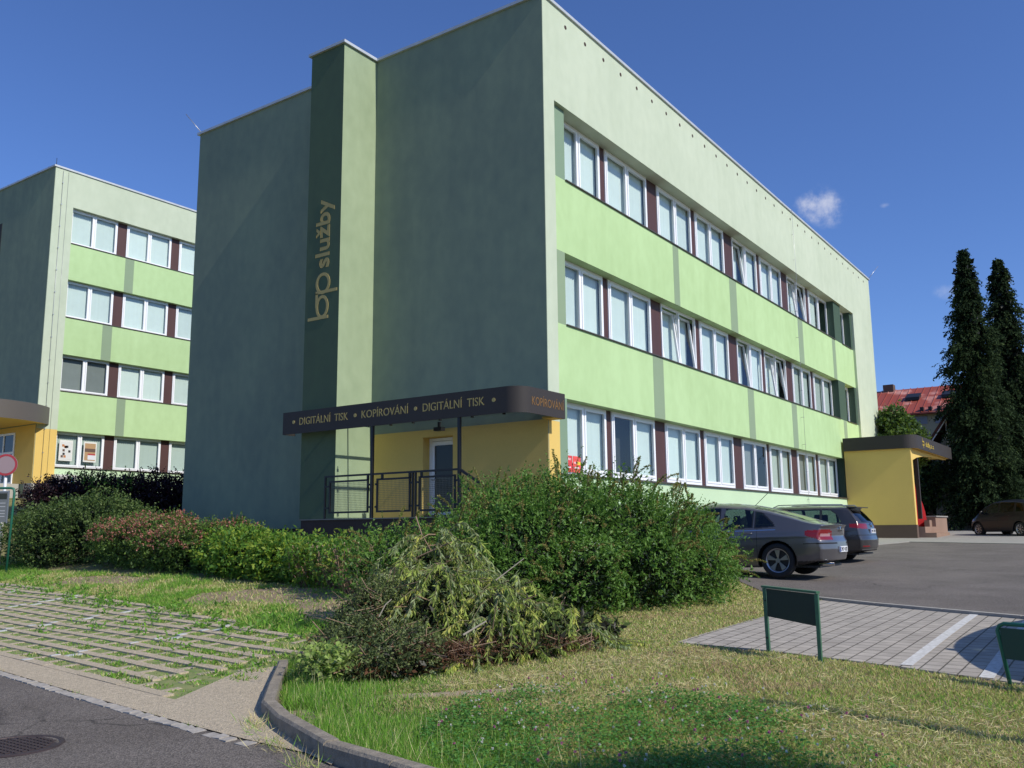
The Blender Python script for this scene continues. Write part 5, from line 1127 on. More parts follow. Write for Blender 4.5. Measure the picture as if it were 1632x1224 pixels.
M_grey = mat('grey_metallic_paint', (.135, .128, .130), .30, metal=.55, coat=.8, fine=.0); M_wag = mat('dark_grey_paint', (.055, .052, .052), .28, metal=.5, coat=.8); M_blk = mat('black_brown_paint', (.006, .006, .007), .45, metal=.0, coat=.15)
sed = dict(L=4.84, W=1.86, wheels=(1.03, 3.77), rw=.335, seams=[1.42, 2.16, 3.27], slope=0,
  top=[(0, 1.01), (.12, 1.045), (.30, 1.06), (.55, 1.12), (.9, 1.235), (1.3, 1.355), (1.7, 1.44), (2.2, 1.492), (2.6, 1.495), (3.0, 1.44), (3.4, 1.27), (3.85, 1.04), (4.1, .97), (4.5, .87), (4.84, .72)],
  belt=[(0, .93), (.6, .965), (1.2, .955), (2.2, .925), (3.4, .90), (3.9, .86), (4.5, .76), (4.84, .66)],
  bot=[(0, .34), (.5, .26), (.9, .21), (1.6, .19), (3.4, .18), (4.2, .18), (4.84, .24)], plan=[(0, .92), (.35, .965), (.9, .995), (2.4, 1), (3.8, .985), (4.4, .94), (4.84, .84)],
  rear=[(.2, .16), (.35, .05), (.55, 0), (.70, .015), (.80, .06), (.95, .05), (1.02, .0), (1.1, 0)], front=[(.2, .12), (.45, 0), (.6, .02), (.8, .2), (1, .4)], zr=.55, cr=.26,
  side_glass=[[(1.08, 1.005), (1.42, .985), (1.47, .985), (1.47, 1.31), (1.33, 1.245), (1.12, 1.06)], [(1.53, .985), (2.13, .965), (2.10, 1.385), (1.85, 1.37), (1.53, 1.335)], [(2.24, .965), (3.22, .935), (3.12, 1.04), (2.85, 1.27), (2.62, 1.375), (2.24, 1.392)]],
  rear_glass=(.52, 1.50, lambda x: .50+.0*x+np.clip((x-.5)*.1, -.1, .1)), wind_glass=(2.98, 3.80, lambda x: np.clip(.56+(x-2.98)*.13, 0, .72)), chrome=(1.05, 3.35), seat_x=2.55, handles=[(1.62, .86), (2.42, .84)], mirror=(3.15, .98), plate=(-.006, .545), plate_text='3M7 4182', badge=(.03, .93), crease=.78, spokes=5, sw=(.14, .26),
  marks=[(7, lambda x, y, z, e: (((e == 1) | (x < .47)) & (y > .46) & (z > .735+.0*x) & (z < .925) & (z > .76+(x-.1)*.32-.06) & (z < .935-(x*.05)) & (x < .50))),
         (8, lambda x, y, z, e: (((e == 1) | (x < .3)) & (y > .50) & (y < .80) & (z > .80) & (z < .845) & (x < .3))),
         (6, lambda x, y, z, e: (e == 1) & (y < .55) & (z > .845) & (z < .868)),
         (2, lambda x, y, z, e: ((e == 1) | (x < .50)) & (np.abs(z-.665) < .008) & (x < .62) & (y > .3)),
         (9, lambda x, y, z, e: (z < .33) & (x < .75))],
  extra=[('roof_antenna', lambda mb: mb.tube([(1.75, 0, 1.43), (1.45, 0, 1.70)], .006, 5), M_trim), ('tailpipe', lambda mb: mb.tube([(.02, .60, .27), (.3, .60, .27)], .035, 10), M_chrome)])
oz = float(H(.16, -5.1))
opel = make_car('parked_car', 'grey metallic liftback saloon with silver wheels, nearest car, half behind the large shrub', sed, (.16+.93-.03, -5.17-1.04, oz+.03), rad(90), M_grey, 'cars parked by the office block')
wag = dict(L=4.57, W=1.80, wheels=(.98, 3.62), rw=.325, seams=[1.15, 2.05, 3.1], slope=0,
  top=[(0, 1.40), (.15, 1.43), (.6, 1.455), (1.5, 1.475), (2.4, 1.475), (2.9, 1.40), (3.3, 1.24), (3.65, 1.04), (4.0, .97), (4.57, .74)], belt=[(0, .98), (.6, .97), (2.2, .93), (3.3, .90), (3.8, .86), (4.57, .70)],
  bot=[(0, .30), (.4, .24), (.9, .2), (3.4, .18), (4.57, .25)], plan=[(0, .93), (.4, .98), (1, 1), (2.5, 1), (3.8, .98), (4.57, .84)],
  rear=[(.2, .12), (.4, .02), (.58, 0), (.68, .03), (.95, .09), (1.05, .13), (1.25, .30), (1.36, .41), (1.40, .36), (1.44, .30)], front=[(.2, .1), (.45, 0), (.6, .03), (.8, .2), (1, .4)], zr=1.2, cr=.20,
  side_glass=[[(.62, 1.03), (1.10, 1.01), (1.10, 1.36), (.92, 1.355), (.74, 1.22)], [(1.17, 1.01), (2.02, .985), (2.0, 1.385), (1.17, 1.368)], [(2.10, .985), (3.1, .95), (2.95, 1.07), (2.7, 1.28), (2.5, 1.375), (2.10, 1.388)]],
  rear_glass=(.08, .50, lambda x: .58-.0*x), rgz=1.04, wind_glass=(2.85, 3.6, lambda x: np.clip(.55+(x-2.85)*.13, 0, .7)), seat_x=2.45, handles=[(1.35, .88), (2.25, .86)], mirror=(3.0, .98), plate=(.045, .80), plate_text='2M4 7093', badge=(.078, .95), crease=.80, tumble=.34,
  marks=[(7, lambda x, y, z, e: ((e == 1) | (x < .42)) & (y > .38) & (z > .86) & (z < .99) & (z > .86+(x-.1)*.12)), (7, lambda x, y, z, e: (e == 1) & (y > .45) & (y < .78) & (z > .40) & (z < .435)), (6, lambda x, y, z, e: (e == 1) & (y < .72) & (z > .325) & (z < .345)),
         (9, lambda x, y, z, e: (z < .32) & (x < .7)), (2, lambda x, y, z, e: ((e == 1) | (x < .4)) & (np.abs(z-.70) < .008))],
  extra=[('roof_rail', lambda mb: mb.tube([(.55, .60, 1.43), (.62, .60, 1.485), (1.5, .61, 1.505), (2.3, .60, 1.50), (2.45, .60, 1.44)], .014, 6), M_rim), ('roof_rail', lambda mb: mb.tube([(.55, -.60, 1.43), (.62, -.60, 1.485), (1.5, -.61, 1.505), (2.3, -.60, 1.50), (2.45, -.60, 1.44)], .014, 6), M_rim),
         ('rear_spoiler', lambda mb: mb.raw([(.26, -.58, 1.425), (.26, .58, 1.425), (.55, .58, 1.45), (.55, -.58, 1.45), (.27, -.58, 1.40), (.27, .58, 1.40), (.5, .58, 1.41), (.5, -.58, 1.41)], [(0,3,2,1),(4,5,6,7),(0,1,5,4),(1,2,6,5),(2,3,7,6),(3,0,4,7)]), M_wag)])
vz = float(H(6.6, -4.3))
make_car('parked_car', 'dark grey estate car with roof rails parked beyond the grey liftback saloon', wag, (7.35, -5.35, vz), rad(90), M_wag, 'cars parked by the office block')
mpv = dict(L=4.05, W=1.74, wheels=(.72, 3.28), rw=.31, seams=[1.0, 1.95, 2.95], slope=0,
  top=[(0, 1.42), (.2, 1.52), (.8, 1.60), (1.8, 1.63), (2.4, 1.57), (2.9, 1.36), (3.3, 1.10), (3.5, 1.02), (4.05, .80)], belt=[(0, 1.02), (2.2, .98), (3.2, .93), (4.05, .75)],
  bot=[(0, .28), (.6, .2), (3.4, .18), (4.05, .22)], plan=[(0, .93), (.5, .99), (2.5, 1), (3.5, .97), (4.05, .84)], rear=[(.2, .1), (.5, 0), (.9, .05), (1.4, .28), (1.6, .4)], front=[(.2, .08), (.5, 0), (.7, .06), (.9, .25), (1, .4)],
  side_glass=[[(.45, 1.08), (.92, 1.06), (.92, 1.46), (.6, 1.42)], [(1.05, 1.06), (1.92, 1.04), (1.90, 1.52), (1.05, 1.48)], [(2.0, 1.04), (2.95, 1.0), (2.75, 1.2), (2.45, 1.43), (2.0, 1.52)]],
  rear_glass=(.05, .45, lambda x: .55+0*x), rgz=1.08, wind_glass=(2.6, 3.35, lambda x: np.clip(.55+(x-2.6)*.13, 0, .7)), seat_x=2.3, handles=[(1.2, .9), (2.15, .88)], mirror=(2.85, 1.03), plate=(.012, .7), plate_text='4M1 5520', badge=(.06, .95), tumble=.30, spokes=8, sw=(.05, .12),
  marks=[(7, lambda x, y, z, e: ((e == 1) | (x < .3)) & (y > .55) & (z > .85) & (z < 1.1)), (8, lambda x, y, z, e: (x > 3.62) & (y > .40) & (z > .66) & (z < .78))])
hd_ = rad(47); px_, py_ = 27.74, -6.6; c, s_ = math.cos(hd_), math.sin(hd_); ox = px_-.72*c+.84*s_; oy = py_-.72*s_-.84*c
make_car('parked_car', 'black compact car in the shade of the tall conifers at the right edge', mpv, (ox, oy, float(H(px_, py_))+.01), hd_, M_blk, 'cars parked by the office block')
make_car('parked_car', 'blue car just outside the right edge that shades the paved parking bays', sed, (-3.95, -11.75, float(H(-6, -11.5))+.02), rad(180), mat('blue_paint', (.03, .06, .16), .3, metal=.4, coat=.8), None)

# ------------------------------------------------------------------ signs
M_gpaint = mat('green_paint', (.055, .16, .085), .5, var=.3, vscale=8); M_gpanel = mat('dark_green_board', (.012, .030, .022), .6, var=.25, vscale=4); M_gtube = mat('green_tube_paint', (.02, .14, .09), .45)
def g_at(px, py, D_): p = at_px(px, py, D_); return p
a0 = np.array([-8.04, -7.83]); a1 = np.array([-8.37, -8.46]); z0 = float(H(*a0)); z1 = float(H(*a1)); u_ = (a1-a0)/np.linalg.norm(a1-a0)
ns = thing('notice_frame', (*((a0+a1)/2), min(z0, z1)), 'small green board on two square posts between the mown grass and the paved bay', 'sign', 'green parking notice boards')
ztop = .985
m = MB(); m.bar((*a0, z0-.05), (*(a0+u_*-.015), ztop-.015), .035, .04); part('post', m, M_gpaint, ns)
m = MB(); m.bar((*a1, z1-.05), (*a1, ztop-.035), .035, .04); part('post', m, M_gpaint, ns)
m = MB(); m.bar((*(a0-u_*.04), ztop), (*(a1+u_*.02), ztop-.02), .05, .022); part('top_rail', m, M_gpaint, ns)
nv = np.array([-u_[1], u_[0]]); m = MB(); q0, q1 = a0+u_*.02, a1-u_*.02
m.raw([(*(q0-nv*.008), z0+.345), (*(q1-nv*.008), z1+.32), (*(q1+nv*.008), z1+.32), (*(q0+nv*.008), z0+.345), (*(q0-nv*.008), ztop-.02), (*(q1-nv*.008), ztop-.04), (*(q1+nv*.008), ztop-.04), (*(q0+nv*.008), ztop-.02)], [(0,3,2,1),(4,5,6,7),(0,1,5,4),(1,2,6,5),(2,3,7,6),(3,0,4,7)]); part('board', m, M_gpanel, ns)
m = MB()
for zz_ in (.12, .5): m.box(a0[0]-.03, a0[0]-.02, a0[1]-.01, a0[1]+.01, z0+zz_, z0+zz_+.015)
part('bolt', m, M_trim, ns)
b0 = np.array([-8.74, -10.14]); b1 = b0+np.array([-.28, -.70]); zb0 = float(H(*b0)); zt_ = float(at_px(1600, 995, 7.55)[2]); u_ = (b1-b0)/np.linalg.norm(b1-b0)
n2 = thing('notice_frame', (*((b0+b1)/2), zb0), 'rounded green tube frame with dark board cut off by the right edge of the picture', 'sign', 'green parking notice boards')
m = MB(); t0 = b0+u_*-.075
m.tube([(*b0, zb0-.05), (*(t0), zt_-.06), (*(t0+u_*.02), zt_-.02), (*(t0+u_*.06), zt_), (*(b1+u_*.0), zt_), (*(b1+u_*.06), zt_-.03), (*(b1+u_*.08), zt_-.08), (*(b1+u_*.0), zb0-.05)], .017, 8); part('tube_frame', m, M_gtube, n2)
m = MB(); q0 = t0+u_*.045; q1 = b1+u_*.03; nv = np.array([-u_[1], u_[0]])*.008
m.raw([(*(q0-nv), zb0+.20), (*(q1-nv), zb0+.20), (*(q1+nv), zb0+.20), (*(q0+nv), zb0+.20), (*(q0-nv-u_*.02), zt_-.035), (*(q1-nv), zt_-.035), (*(q1+nv), zt_-.035), (*(q0+nv-u_*.02), zt_-.035)], [(0,3,2,1),(4,5,6,7),(0,1,5,4),(1,2,6,5),(2,3,7,6),(3,0,4,7)]); part('board', m, mat('green_board', (.012, .055, .035), .5), n2)
# information board at the left edge
D1 = 25.6; pT = at_px(21, 778, D1); pB = g3(*at_px(11, 893, D1)[:2])
rt = Rv[:2]/np.linalg.norm(Rv[:2]); ib = thing('information_board', pB, 'dark information board in a green tube frame at the left edge by the tall shrub', 'sign')
zt_ = pT[2]; L_ = np.array(pB[:2]); m = MB(); w_ = 1.3
m.tube([(*L_, pB[2]-.1), (*(L_+rt*.06), zt_-.1), (*(L_+rt*.03), zt_), (*(L_-rt*.05), zt_+.02), (*(L_-rt*w_), zt_+.02), (*(L_-rt*(w_+.05)), zt_-.1), (*(L_-rt*(w_+.02)), pB[2]-.1)], .035, 8); part('tube_frame', m, M_gtube, ib)
q0 = L_-rt*.10; q1 = L_-rt*(w_-.1); nf = np.array([-Fv[0], -Fv[1]])*.02
def ibox(q0, q1, za, zb_, off, th): return [(*(q0+nf*off), za), (*(q1+nf*off), za), (*(q1+nf*(off+th)), za), (*(q0+nf*(off+th)), za), (*(q0+nf*off), zb_), (*(q1+nf*off), zb_), (*(q1+nf*(off+th)), zb_), (*(q0+nf*(off+th)), zb_)]
F6 = [(0,3,2,1),(4,5,6,7),(0,1,5,4),(1,2,6,5),(2,3,7,6),(3,0,4,7)]
m = MB(); m.raw(ibox(q0, q1, zt_-.95, zt_-.10, 0, 1), F6); pb = part('board', m, mat('board_grey', (.16, .17, .17), .5), ib)
m = MB(); m.raw(ibox(q0-rt*.03, q1, zt_-.30, zt_-.13, 1.02, .1), F6); part('board_header', m, mat('header_dark', (.03, .035, .025), .5), pb)
m = MB()
for i, zz_ in enumerate((.40, .50, .62, .70, .78)): m.raw(ibox(q0-rt*.06, q0-rt*(.35+.05*(i % 3)), zt_-zz_-.02, zt_-zz_, 1.02, .1), F6)
part('board_text_line', m, mat('board_light', (.45, .46, .46), .5), pb)
m = MB(); m.raw(ibox(L_-rt*.07, L_-rt*.10, zt_-.98, zt_-.05, 0, 1.4), F6); m.raw(ibox(L_-rt*.10, q1, zt_-.10, zt_-.06, 0, 1.4), F6); part('board_edge', m, mat('alu_edge', (.35, .36, .36), .4, metal=.6), ib)
# round traffic sign on a white post
D2 = 27.5; c0 = at_px(10.5, 741, D2); gb = g3(c0[0], c0[1]); ts = thing('traffic_sign', gb, 'round red-rimmed traffic sign on a white post before the yellow entrance', 'sign')
m = MB(); m.tube([gb, (c0[0]+.02, c0[1]+.03, c0[2]+.2)], .045, 10); part('post', m, mat('white_post', (.75, .75, .75), .5), ts)
nrm = unit(np.array([[-.72, -.70, 0]]))[0]; sd = np.array([-nrm[1], nrm[0], 0]); upv = np.array([0, 0, 1.])
def disc(mb, r0_, r1_, off, n=40, m_=0):
    P0 = [tuple(c0+nrm*off+(sd*math.cos(t)+upv*math.sin(t))*r1_) for t in np.linspace(0, 2*math.pi, n, False)]
    if r0_ == 0: mb.raw(P0, [tuple(range(n))], m_)
    else:
        P1 = [tuple(c0+nrm*off+(sd*math.cos(t)+upv*math.sin(t))*r0_) for t in np.linspace(0, 2*math.pi, n, False)]; mb.raw(P0+P1, [(i, (i+1) % n, n+(i+1) % n, n+i) for i in range(n)], m_)
m = MB(); disc(m, 0, .335, .06); disc(m, 0, .335, .045); P0 = [[tuple(c0+nrm*o+(sd*math.cos(t)+upv*math.sin(t))*.335) for t in np.linspace(0, 2*math.pi, 40, False)] for o in (.045, .06)]; m.raw(P0[0]+P0[1], [(i, (i+1) % 40, 40+(i+1) % 40, 40+i) for i in range(40)]); part('sign_plate', m, mat('sign_backing', (.35, .28, .28), .5), ts)
m = MB(); disc(m, .265, .33, .064); part('sign_rim', m, mat('faded_sign_red', (.38, .04, .05), .5), ts)
m = MB(); disc(m, 0, .262, .063); part('sign_face', m, mat('faded_sign_face', (.33, .24, .25), .5), ts)

# ------------------------------------------------------------------ far right: conifers, hedge, fence, trees, houses
def column_tree(label, px, ytop, base, D_, rmax, n, seed):
    b = g3(base[0], base[1]); top = at_px(px, ytop, D_)[2]; Ht = top-b[2]; t = thing('columnar_tree', b, label, 'tree', 'tall columnar trees at the right')
    v = Veg(); nbr = n//20
    def rad_at(h): return rmax*np.interp(h, [0, .04, .15, .4, .6, .75, .88, .96, 1], [.80, .95, 1, .86, .68, .48, .27, .13, .03])
    hb = (np.arange(nbr)+RNG.uniform(size=nbr))/nbr; hb = .03+.97*hb**.95; ab = np.arange(nbr)*2.39996+RNG.normal(size=nbr)*.3
    Lb_ = rad_at(hb)*np.clip(RNG.normal(.98, .24, nbr), .5, 1.55)*(1+.10*np.sin(hb*31+seed))
    for i in range(nbr):
        kk = int(22*max(.35, Lb_[i]/rmax)+4); t_ = RNG.uniform(.25, 1, kk)**.7; d2 = np.array([math.cos(ab[i]), math.sin(ab[i]), 0]); lz = .28*Lb_[i]*np.sin(t_*2.2)-.42*t_**3*Lb_[i]
        P = np.array([b[0], b[1], b[2]+hb[i]*Ht])+d2*(Lb_[i]*t_)[:, None]; P[:, 2] += lz; P += RNG.normal(size=P.shape)*[.13, .13, .10]*(.5+Lb_[i]/rmax)
        P[:, 2] = np.minimum(P[:, 2], b[2]+Ht)
        g_ = 2 if RNG.uniform() < .22 else 0; v.add(sprigs(P, unit(d2+RNG.normal(size=(kk, 3))*.35+[0, 0, -.25]), RNG.uniform(.22, .45, kk)*(.45+.6*Lb_[i]/rmax), 9, .14*(.6+.4*Lb_[i]/rmax), .08, droop=.6, spread=.6), [g_, 0, 1, 1])
    n2 = n//4; hh = RNG.uniform(.02, .93, n2); ang = RNG.uniform(0, 6.28, n2); r = rad_at(hh)*RNG.uniform(0, .5, n2); P = np.c_[b[0]+r*np.cos(ang), b[1]+r*np.sin(ang), b[2]+hh*Ht]; v.add(sprigs(P, rdir(n2), .4, 5, .28, .2), 3)
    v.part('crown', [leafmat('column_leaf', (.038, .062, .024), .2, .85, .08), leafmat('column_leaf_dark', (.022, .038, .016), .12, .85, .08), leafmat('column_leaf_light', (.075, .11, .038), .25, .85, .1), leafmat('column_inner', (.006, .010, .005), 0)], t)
    mb = MB(); mb.tube([(b[0], b[1], b[2]-.2), (b[0], b[1], b[2]+Ht*.5), (b[0], b[1], b[2]+Ht*.97)], .22, 8, 0, .02)
    for i in range(24): h = .05+.9*i/24; a = i*2.4; r = float(rad_at(np.array(h)))*.8; mb.tube([(b[0], b[1], b[2]+Ht*h), (b[0]+r*math.cos(a), b[1]+r*math.sin(a), b[2]+Ht*h+.25)], .03, 5, 0, .01, cap=False)
    part('trunk', mb, M_bark, t, fixn=False)
c1 = at_px(1553, 600, 50); c2_ = at_px(1609, 600, 53)
column_tree('taller dark columnar tree, left of the pair at the right edge', 1543, 388, c1, 50, 1.6, 9500, 1)
column_tree('dark columnar tree behind and right of its taller twin, at the picture edge', 1598, 404, c2_, 53, 1.85, 8500, 4)
def round_tree(label, c, rx, rz, top, n, mats, name='leafy_tree', group=None):
    b = g3(c[0], c[1]); t = thing(name, b, label, 'tree', group); Lb = []
    for i in range(11):
        a = i*2.4; r = rx*.5*math.sqrt((i+.5)/11)*1.2; Lb.append((c[0]+r*math.cos(a), c[1]+r*math.sin(a), top-rz*(.55+.9*((i*7) % 11)/11), rx*.42, rx*.42, rz*.38))
    v = Veg(); P, N_ = lobe_points(Lb, n); v.add(sprigs(P, unit(N_+RNG.normal(size=P.shape)*.5), RNG.uniform(.2, .45, len(P)), 8, .15, .095, droop=.15), [0, 1, 2]); P, N_ = lobe_points(Lb, n//3, (.2, .7)); v.add(sprigs(P, rdir(len(P)), .3, 5, .2, .14), 1); v.part('crown', mats, t)
    mb = MB(); mb.tube([(b[0], b[1], b[2]-.2), (b[0]+.1, b[1], (b[2]+top)/2), (b[0], b[1], top-.4)], .16, 8, 0, .03)
    for l in Lb: mb.tube([(b[0], b[1], b[2]+(l[2]-b[2])*.55), (l[0], l[1], l[2])], .05, 5, 0, .015, cap=False)
    part('trunk', mb, M_bark, t, fixn=False); return t
gr = [leafmat('tree_leaf', (.07, .13, .025), .3), leafmat('tree_leaf_dark', (.035, .075, .018), .2), leafmat('tree_leaf_light', (.12, .19, .03), .3)]
pc_ = at_px(1424, 690, 47); round_tree('mid green tree above the side porch roof, between the office block and the red roof', pc_, 1.5, 2.9, at_px(1430, 632, 47)[2], 2600, gr)
pc_ = at_px(1478, 745, 52); round_tree('small shaded tree seen through the side porch opening', pc_, 1.5, 2.2, at_px(1480, 735, 52)[2]+.6, 1500, [gr[1], leafmat('shade_leaf', (.03, .06, .02), .2), gr[0]])
pc_ = at_px(1668, 740, 58); round_tree('dense dark tree behind the columnar pair, cut off by the right edge', pc_, 2.6, 5.5, at_px(1660, 560, 58)[2], 2600, [leafmat('dark_tree_leaf', (.035, .06, .022), .2), leafmat('dark_tree_leaf_deep', (.02, .035, .015), .1), leafmat('dark_tree_leaf_light', (.06, .10, .03), .2)])
# clipped hedge behind the car park
ha = at_px(1450, 790, 54); hb_ = at_px(1570, 792, 52); Lb = []
ht = thing('garden_hedge', g3(*((ha+hb_)/2)[:2]), 'dark green garden hedge behind the side porch, under the fence rail', 'hedge')
for i in range(12):
    p = ha+(hb_-ha)*i/11; z = float(H(p[0], p[1])); tp = float(at_px(1500, 788+3*(i % 3), 53)[2]); Lb.append((p[0], p[1], (z+tp)/2, .9, .9, (tp-z)*.52))
v = Veg(); P, N_ = lobe_points(Lb, 2600); v.add(sprigs(P, unit(N_+RNG.normal(size=P.shape)*.5+[0, 0, .3]), RNG.uniform(.15, .35, len(P)), 7, .13, .08), [0, 0, 1]); P, N_ = lobe_points(Lb, 900, (.3, .7)); v.add(sprigs(P, rdir(len(P)), .3, 5, .2, .14), 1)
v.part('foliage', [leafmat('hedge_leaf', (.045, .075, .018), .2), leafmat('hedge_leaf_dark', (.018, .034, .012), .1)], ht)
fa = at_px(1440, 776, 57); fb = at_px(1580, 774, 55); ft = thing('garden_fence', g3(*((fa+fb)/2)[:2]), 'brown wooden rail fence just above the garden hedge', 'fence'); m = MB(); m.bar(tuple(fa), tuple(fb), .12, .22); part('rail', m, mat('fence_wood', (.12, .09, .07), .85), ft)
for i in range(6): p = fa+(fb-fa)*(i+.3)/6; m = MB(); m.box(p[0]-.06, p[0]+.06, p[1]-.06, p[1]+.06, float(H(p[0], p[1]))-.1, p[2]+.05); part('post', m, MATS['fence_wood'], ft)
# red fabric banner behind the porch post
rb0 = at_px(1463, 852, 42.5); rt_ = at_px(1457, 770, 42.5); fl = thing('feather_flag', (rb0[0], rb0[1], float(H(rb0[0], rb0[1]))), 'bright red feather flag standing behind the side porch wall', 'flag'); hr = np.array([Rv[0], Rv[1], 0]); hr /= np.linalg.norm(hr); m = MB()
prof_ = [(0, 0), (.04, .35), (.17, .62), (.29, .98), (.37, 1.35), (.41, 1.75), (.44, 2.25)]; n = len(prof_); zt_ = rt_[2]; vs = []
for sgn in (-1, 1):
    for (w_, dz) in prof_: q = rt_+hr*w_*1.05; vs.append((q[0]+.008*sgn, q[1]+.02*sgn, zt_-dz)); 
    for (w_, dz) in prof_: q = rt_-hr*.12; vs.append((q[0]+.008*sgn, q[1]+.02*sgn, zt_-dz))
fs = [(i, i+1, n+i+1, n+i) for i in range(n-1)]+[(2*n+i, 3*n+i, 3*n+i+1, 2*n+i+1) for i in range(n-1)]+[(i, 2*n+i, 2*n+i+1, i+1) for i in range(n-1)]
m.raw(vs, fs, 0); part('banner', m, mat('red_fabric', (.62, .012, .015), .6, transl=.3), fl); q = rt_-hr*.12; m = MB(); m.tube([(q[0], q[1], float(H(q[0], q[1]))), (q[0], q[1], zt_)], .02, 6); part('pole', m, M_steel, fl)
# white gabled house
M_hwall = stucco('house_render', (.62, .63, .62), .06); M_hroof = mat('red_brown_tiles', lin((.42, .24, .21)), .8, col2=lin((.33, .19, .17)), vscale=2, bump=.5, bscale=20)
hx = 46.5; A1 = at_px(1470, 728, 52.0); AP = at_px(1523, 655, 52.0); sl = (AP[2]-A1[2])/abs(AP[1]-A1[1]); ridge_y = AP[1]-.75; rz_ = A1[2]+sl*abs(ridge_y-A1[1]); hx = float(A1[0]); gz = float(H(hx, -3))-.3
gh = thing('gabled_house', (hx, ridge_y, gz), 'white house with steep gable and dark tiled roof behind the side porch', 'house')
yl, yr = float(A1[1]), ridge_y-1.1
m = MB(); m.prism([(yl-.5, gz), (yl-.5, A1[2]-.2), (ridge_y, rz_-.25), (yr+.3, rz_-.25-sl*.8), (yr+.3, gz)], 0, hx, hx+9); part('wall', m, M_hwall, gh)
for s0, s1, z_e in ((yl+.35, ridge_y, A1[2]-.1-sl*.35), (yr, ridge_y, rz_-sl*1.1)):
     m = MB(); m.raw([(hx-.5, s0, z_e), (hx+9.4, s0, z_e), (hx+9.4, s1, rz_), (hx-.5, s1, rz_), (hx-.5, s0, z_e+.28), (hx+9.4, s0, z_e+.28), (hx+9.4, s1, rz_+.28), (hx-.5, s1, rz_+.28)], F6); part('roof', m, M_hroof, gh)
m = MB(); m.raw([(hx-.53, yl+.35, A1[2]-.2-sl*.35), (hx-.5, yl+.35, A1[2]-.2-sl*.35), (hx-.5, ridge_y, rz_-.1), (hx-.53, ridge_y, rz_-.1), (hx-.53, yl+.35, A1[2]-.1-sl*.35), (hx-.5, yl+.35, A1[2]-.1-sl*.35), (hx-.5, ridge_y, rz_), (hx-.53, ridge_y, rz_)], F6); part('barge_board', m, M_white, gh)
w0 = at_px(1519, 727, 52); m = MB(); m.box(hx-.06, hx+.02, w0[1]-.35, w0[1]+.35, w0[2]-.5, w0[2]+.5); part('window', m, M_dark, gh)
w0 = at_px(1507, 754, 52); m = MB(); m.box(hx-.06, hx+.02, w0[1]-.3, w0[1]+.35, w0[2]-.6, w0[2]+.5); part('window', m, M_dark, gh)
m = MB(); w0 = at_px(1512, 690, 52); m.box(hx-.08, hx-.01, w0[1]-.06, w0[1]+.02, w0[2]-2.2, w0[2]+.9); part('wall_trim', m, M_white, gh)
# long house with red sheet roof
def roofmat():
    m = D.materials.new('red_sheet_roof'); m.use_nodes = True; t = m.node_tree; b = t.nodes['Principled BSDF']; b.inputs['Roughness'].default_value = .6
    g = t.nodes.new('ShaderNodeTexCoord'); n = t.nodes.new('ShaderNodeTexNoise'); n.inputs['Scale'].default_value = .55; n.inputs['Detail'].default_value = 7; t.links.new(g.outputs['Object'], n.inputs['Vector'])
    r = t.nodes.new('ShaderNodeMapRange'); r.inputs['From Min'].default_value = .52; r.inputs['From Max'].default_value = .68; t.links.new(n.outputs[0], r.inputs['Value'])
    x = t.nodes.new('ShaderNodeMixRGB'); x.inputs[1].default_value = (*lin((.60, .285, .22)), 1); x.inputs[2].default_value = (*lin((.84, .62, .56)), 1); t.links.new(r.outputs[0], x.inputs[0]); t.links.new(x.outputs[0], b.inputs['Base Color']); return m
R0 = at_px(1398, 622, 74); R1 = at_px(1525, 609, 71); E0 = at_px(1400, 668, 69); E1_ = at_px(1520, 648, 67.5)
rx_ = 61.0; ex_ = 56.0; rzz = (R0[2]+R1[2])/2; ezz = (E0[2]+E1_[2])/2; ya, yb = 13.0, -9.0
rh = thing('red_roof_house', (ex_, 2, 2), 'long pale house with a weathered red sheet-metal roof beyond the white gabled house', 'house')
m = MB(); m.raw([(ex_-.5, ya, ezz), (ex_-.5, yb, ezz), (rx_, yb, rzz), (rx_, ya, rzz), (ex_-.5, ya, ezz-.12), (ex_-.5, yb, ezz-.12), (rx_, yb, rzz-.12), (rx_, ya, rzz-.12)], F6)
k = 0
yy = ya
roofo = part('roof', m, roofmat(), rh)
m = MB()
while yy > yb: m.bar((ex_-.5, yy, ezz+.03), (rx_, yy, rzz+.03), .05, .05); yy -= .55
part('roof_seams', m, MATS['red_sheet_roof'] if 'red_sheet_roof' in MATS else roofo.data.materials[0], roofo)
m = MB(); m.raw([(rx_, ya, rzz), (rx_, yb, rzz), (rx_+5.5, yb, ezz), (rx_+5.5, ya, ezz), (rx_, ya, rzz-.12), (rx_, yb, rzz-.12), (rx_+5.5, yb, ezz-.12), (rx_+5.5, ya, ezz-.12)], F6); part('roof', m, roofo.data.materials[0], rh)
m = MB(); m.box(ex_, rx_+5, yb+.3, ya-.3, 1.5, ezz-.12); m.prism([(ex_+.05, ezz-.12), (rx_, rzz-.15), (rx_+4.9, ezz-.12)], 1, yb+.4, ya-.4); part('wall', m, stucco('cream_render', (.66, .63, .54), .06), rh)
for px2, py2 in ((1449, 626), (1513, 620)):
    fr = .35; p = at_px(px2, py2, 70); y = p[1]; xx_ = ex_-.5+(rx_-ex_+.5)*.55; zz_ = ezz+(rzz-ezz)*.55; m = MB(); m.raw([(xx_-.5, y-.5, zz_-.15), (xx_+.5, y-.5, zz_+.25), (xx_+.5, y+.5, zz_+.25), (xx_-.5, y+.5, zz_-.15), (xx_-.5, y-.5, zz_+.1), (xx_+.4, y-.5, zz_+.5), (xx_+.4, y+.5, zz_+.5), (xx_-.5, y+.5, zz_+.1)], F6); part('skylight', m, M_trim, rh)
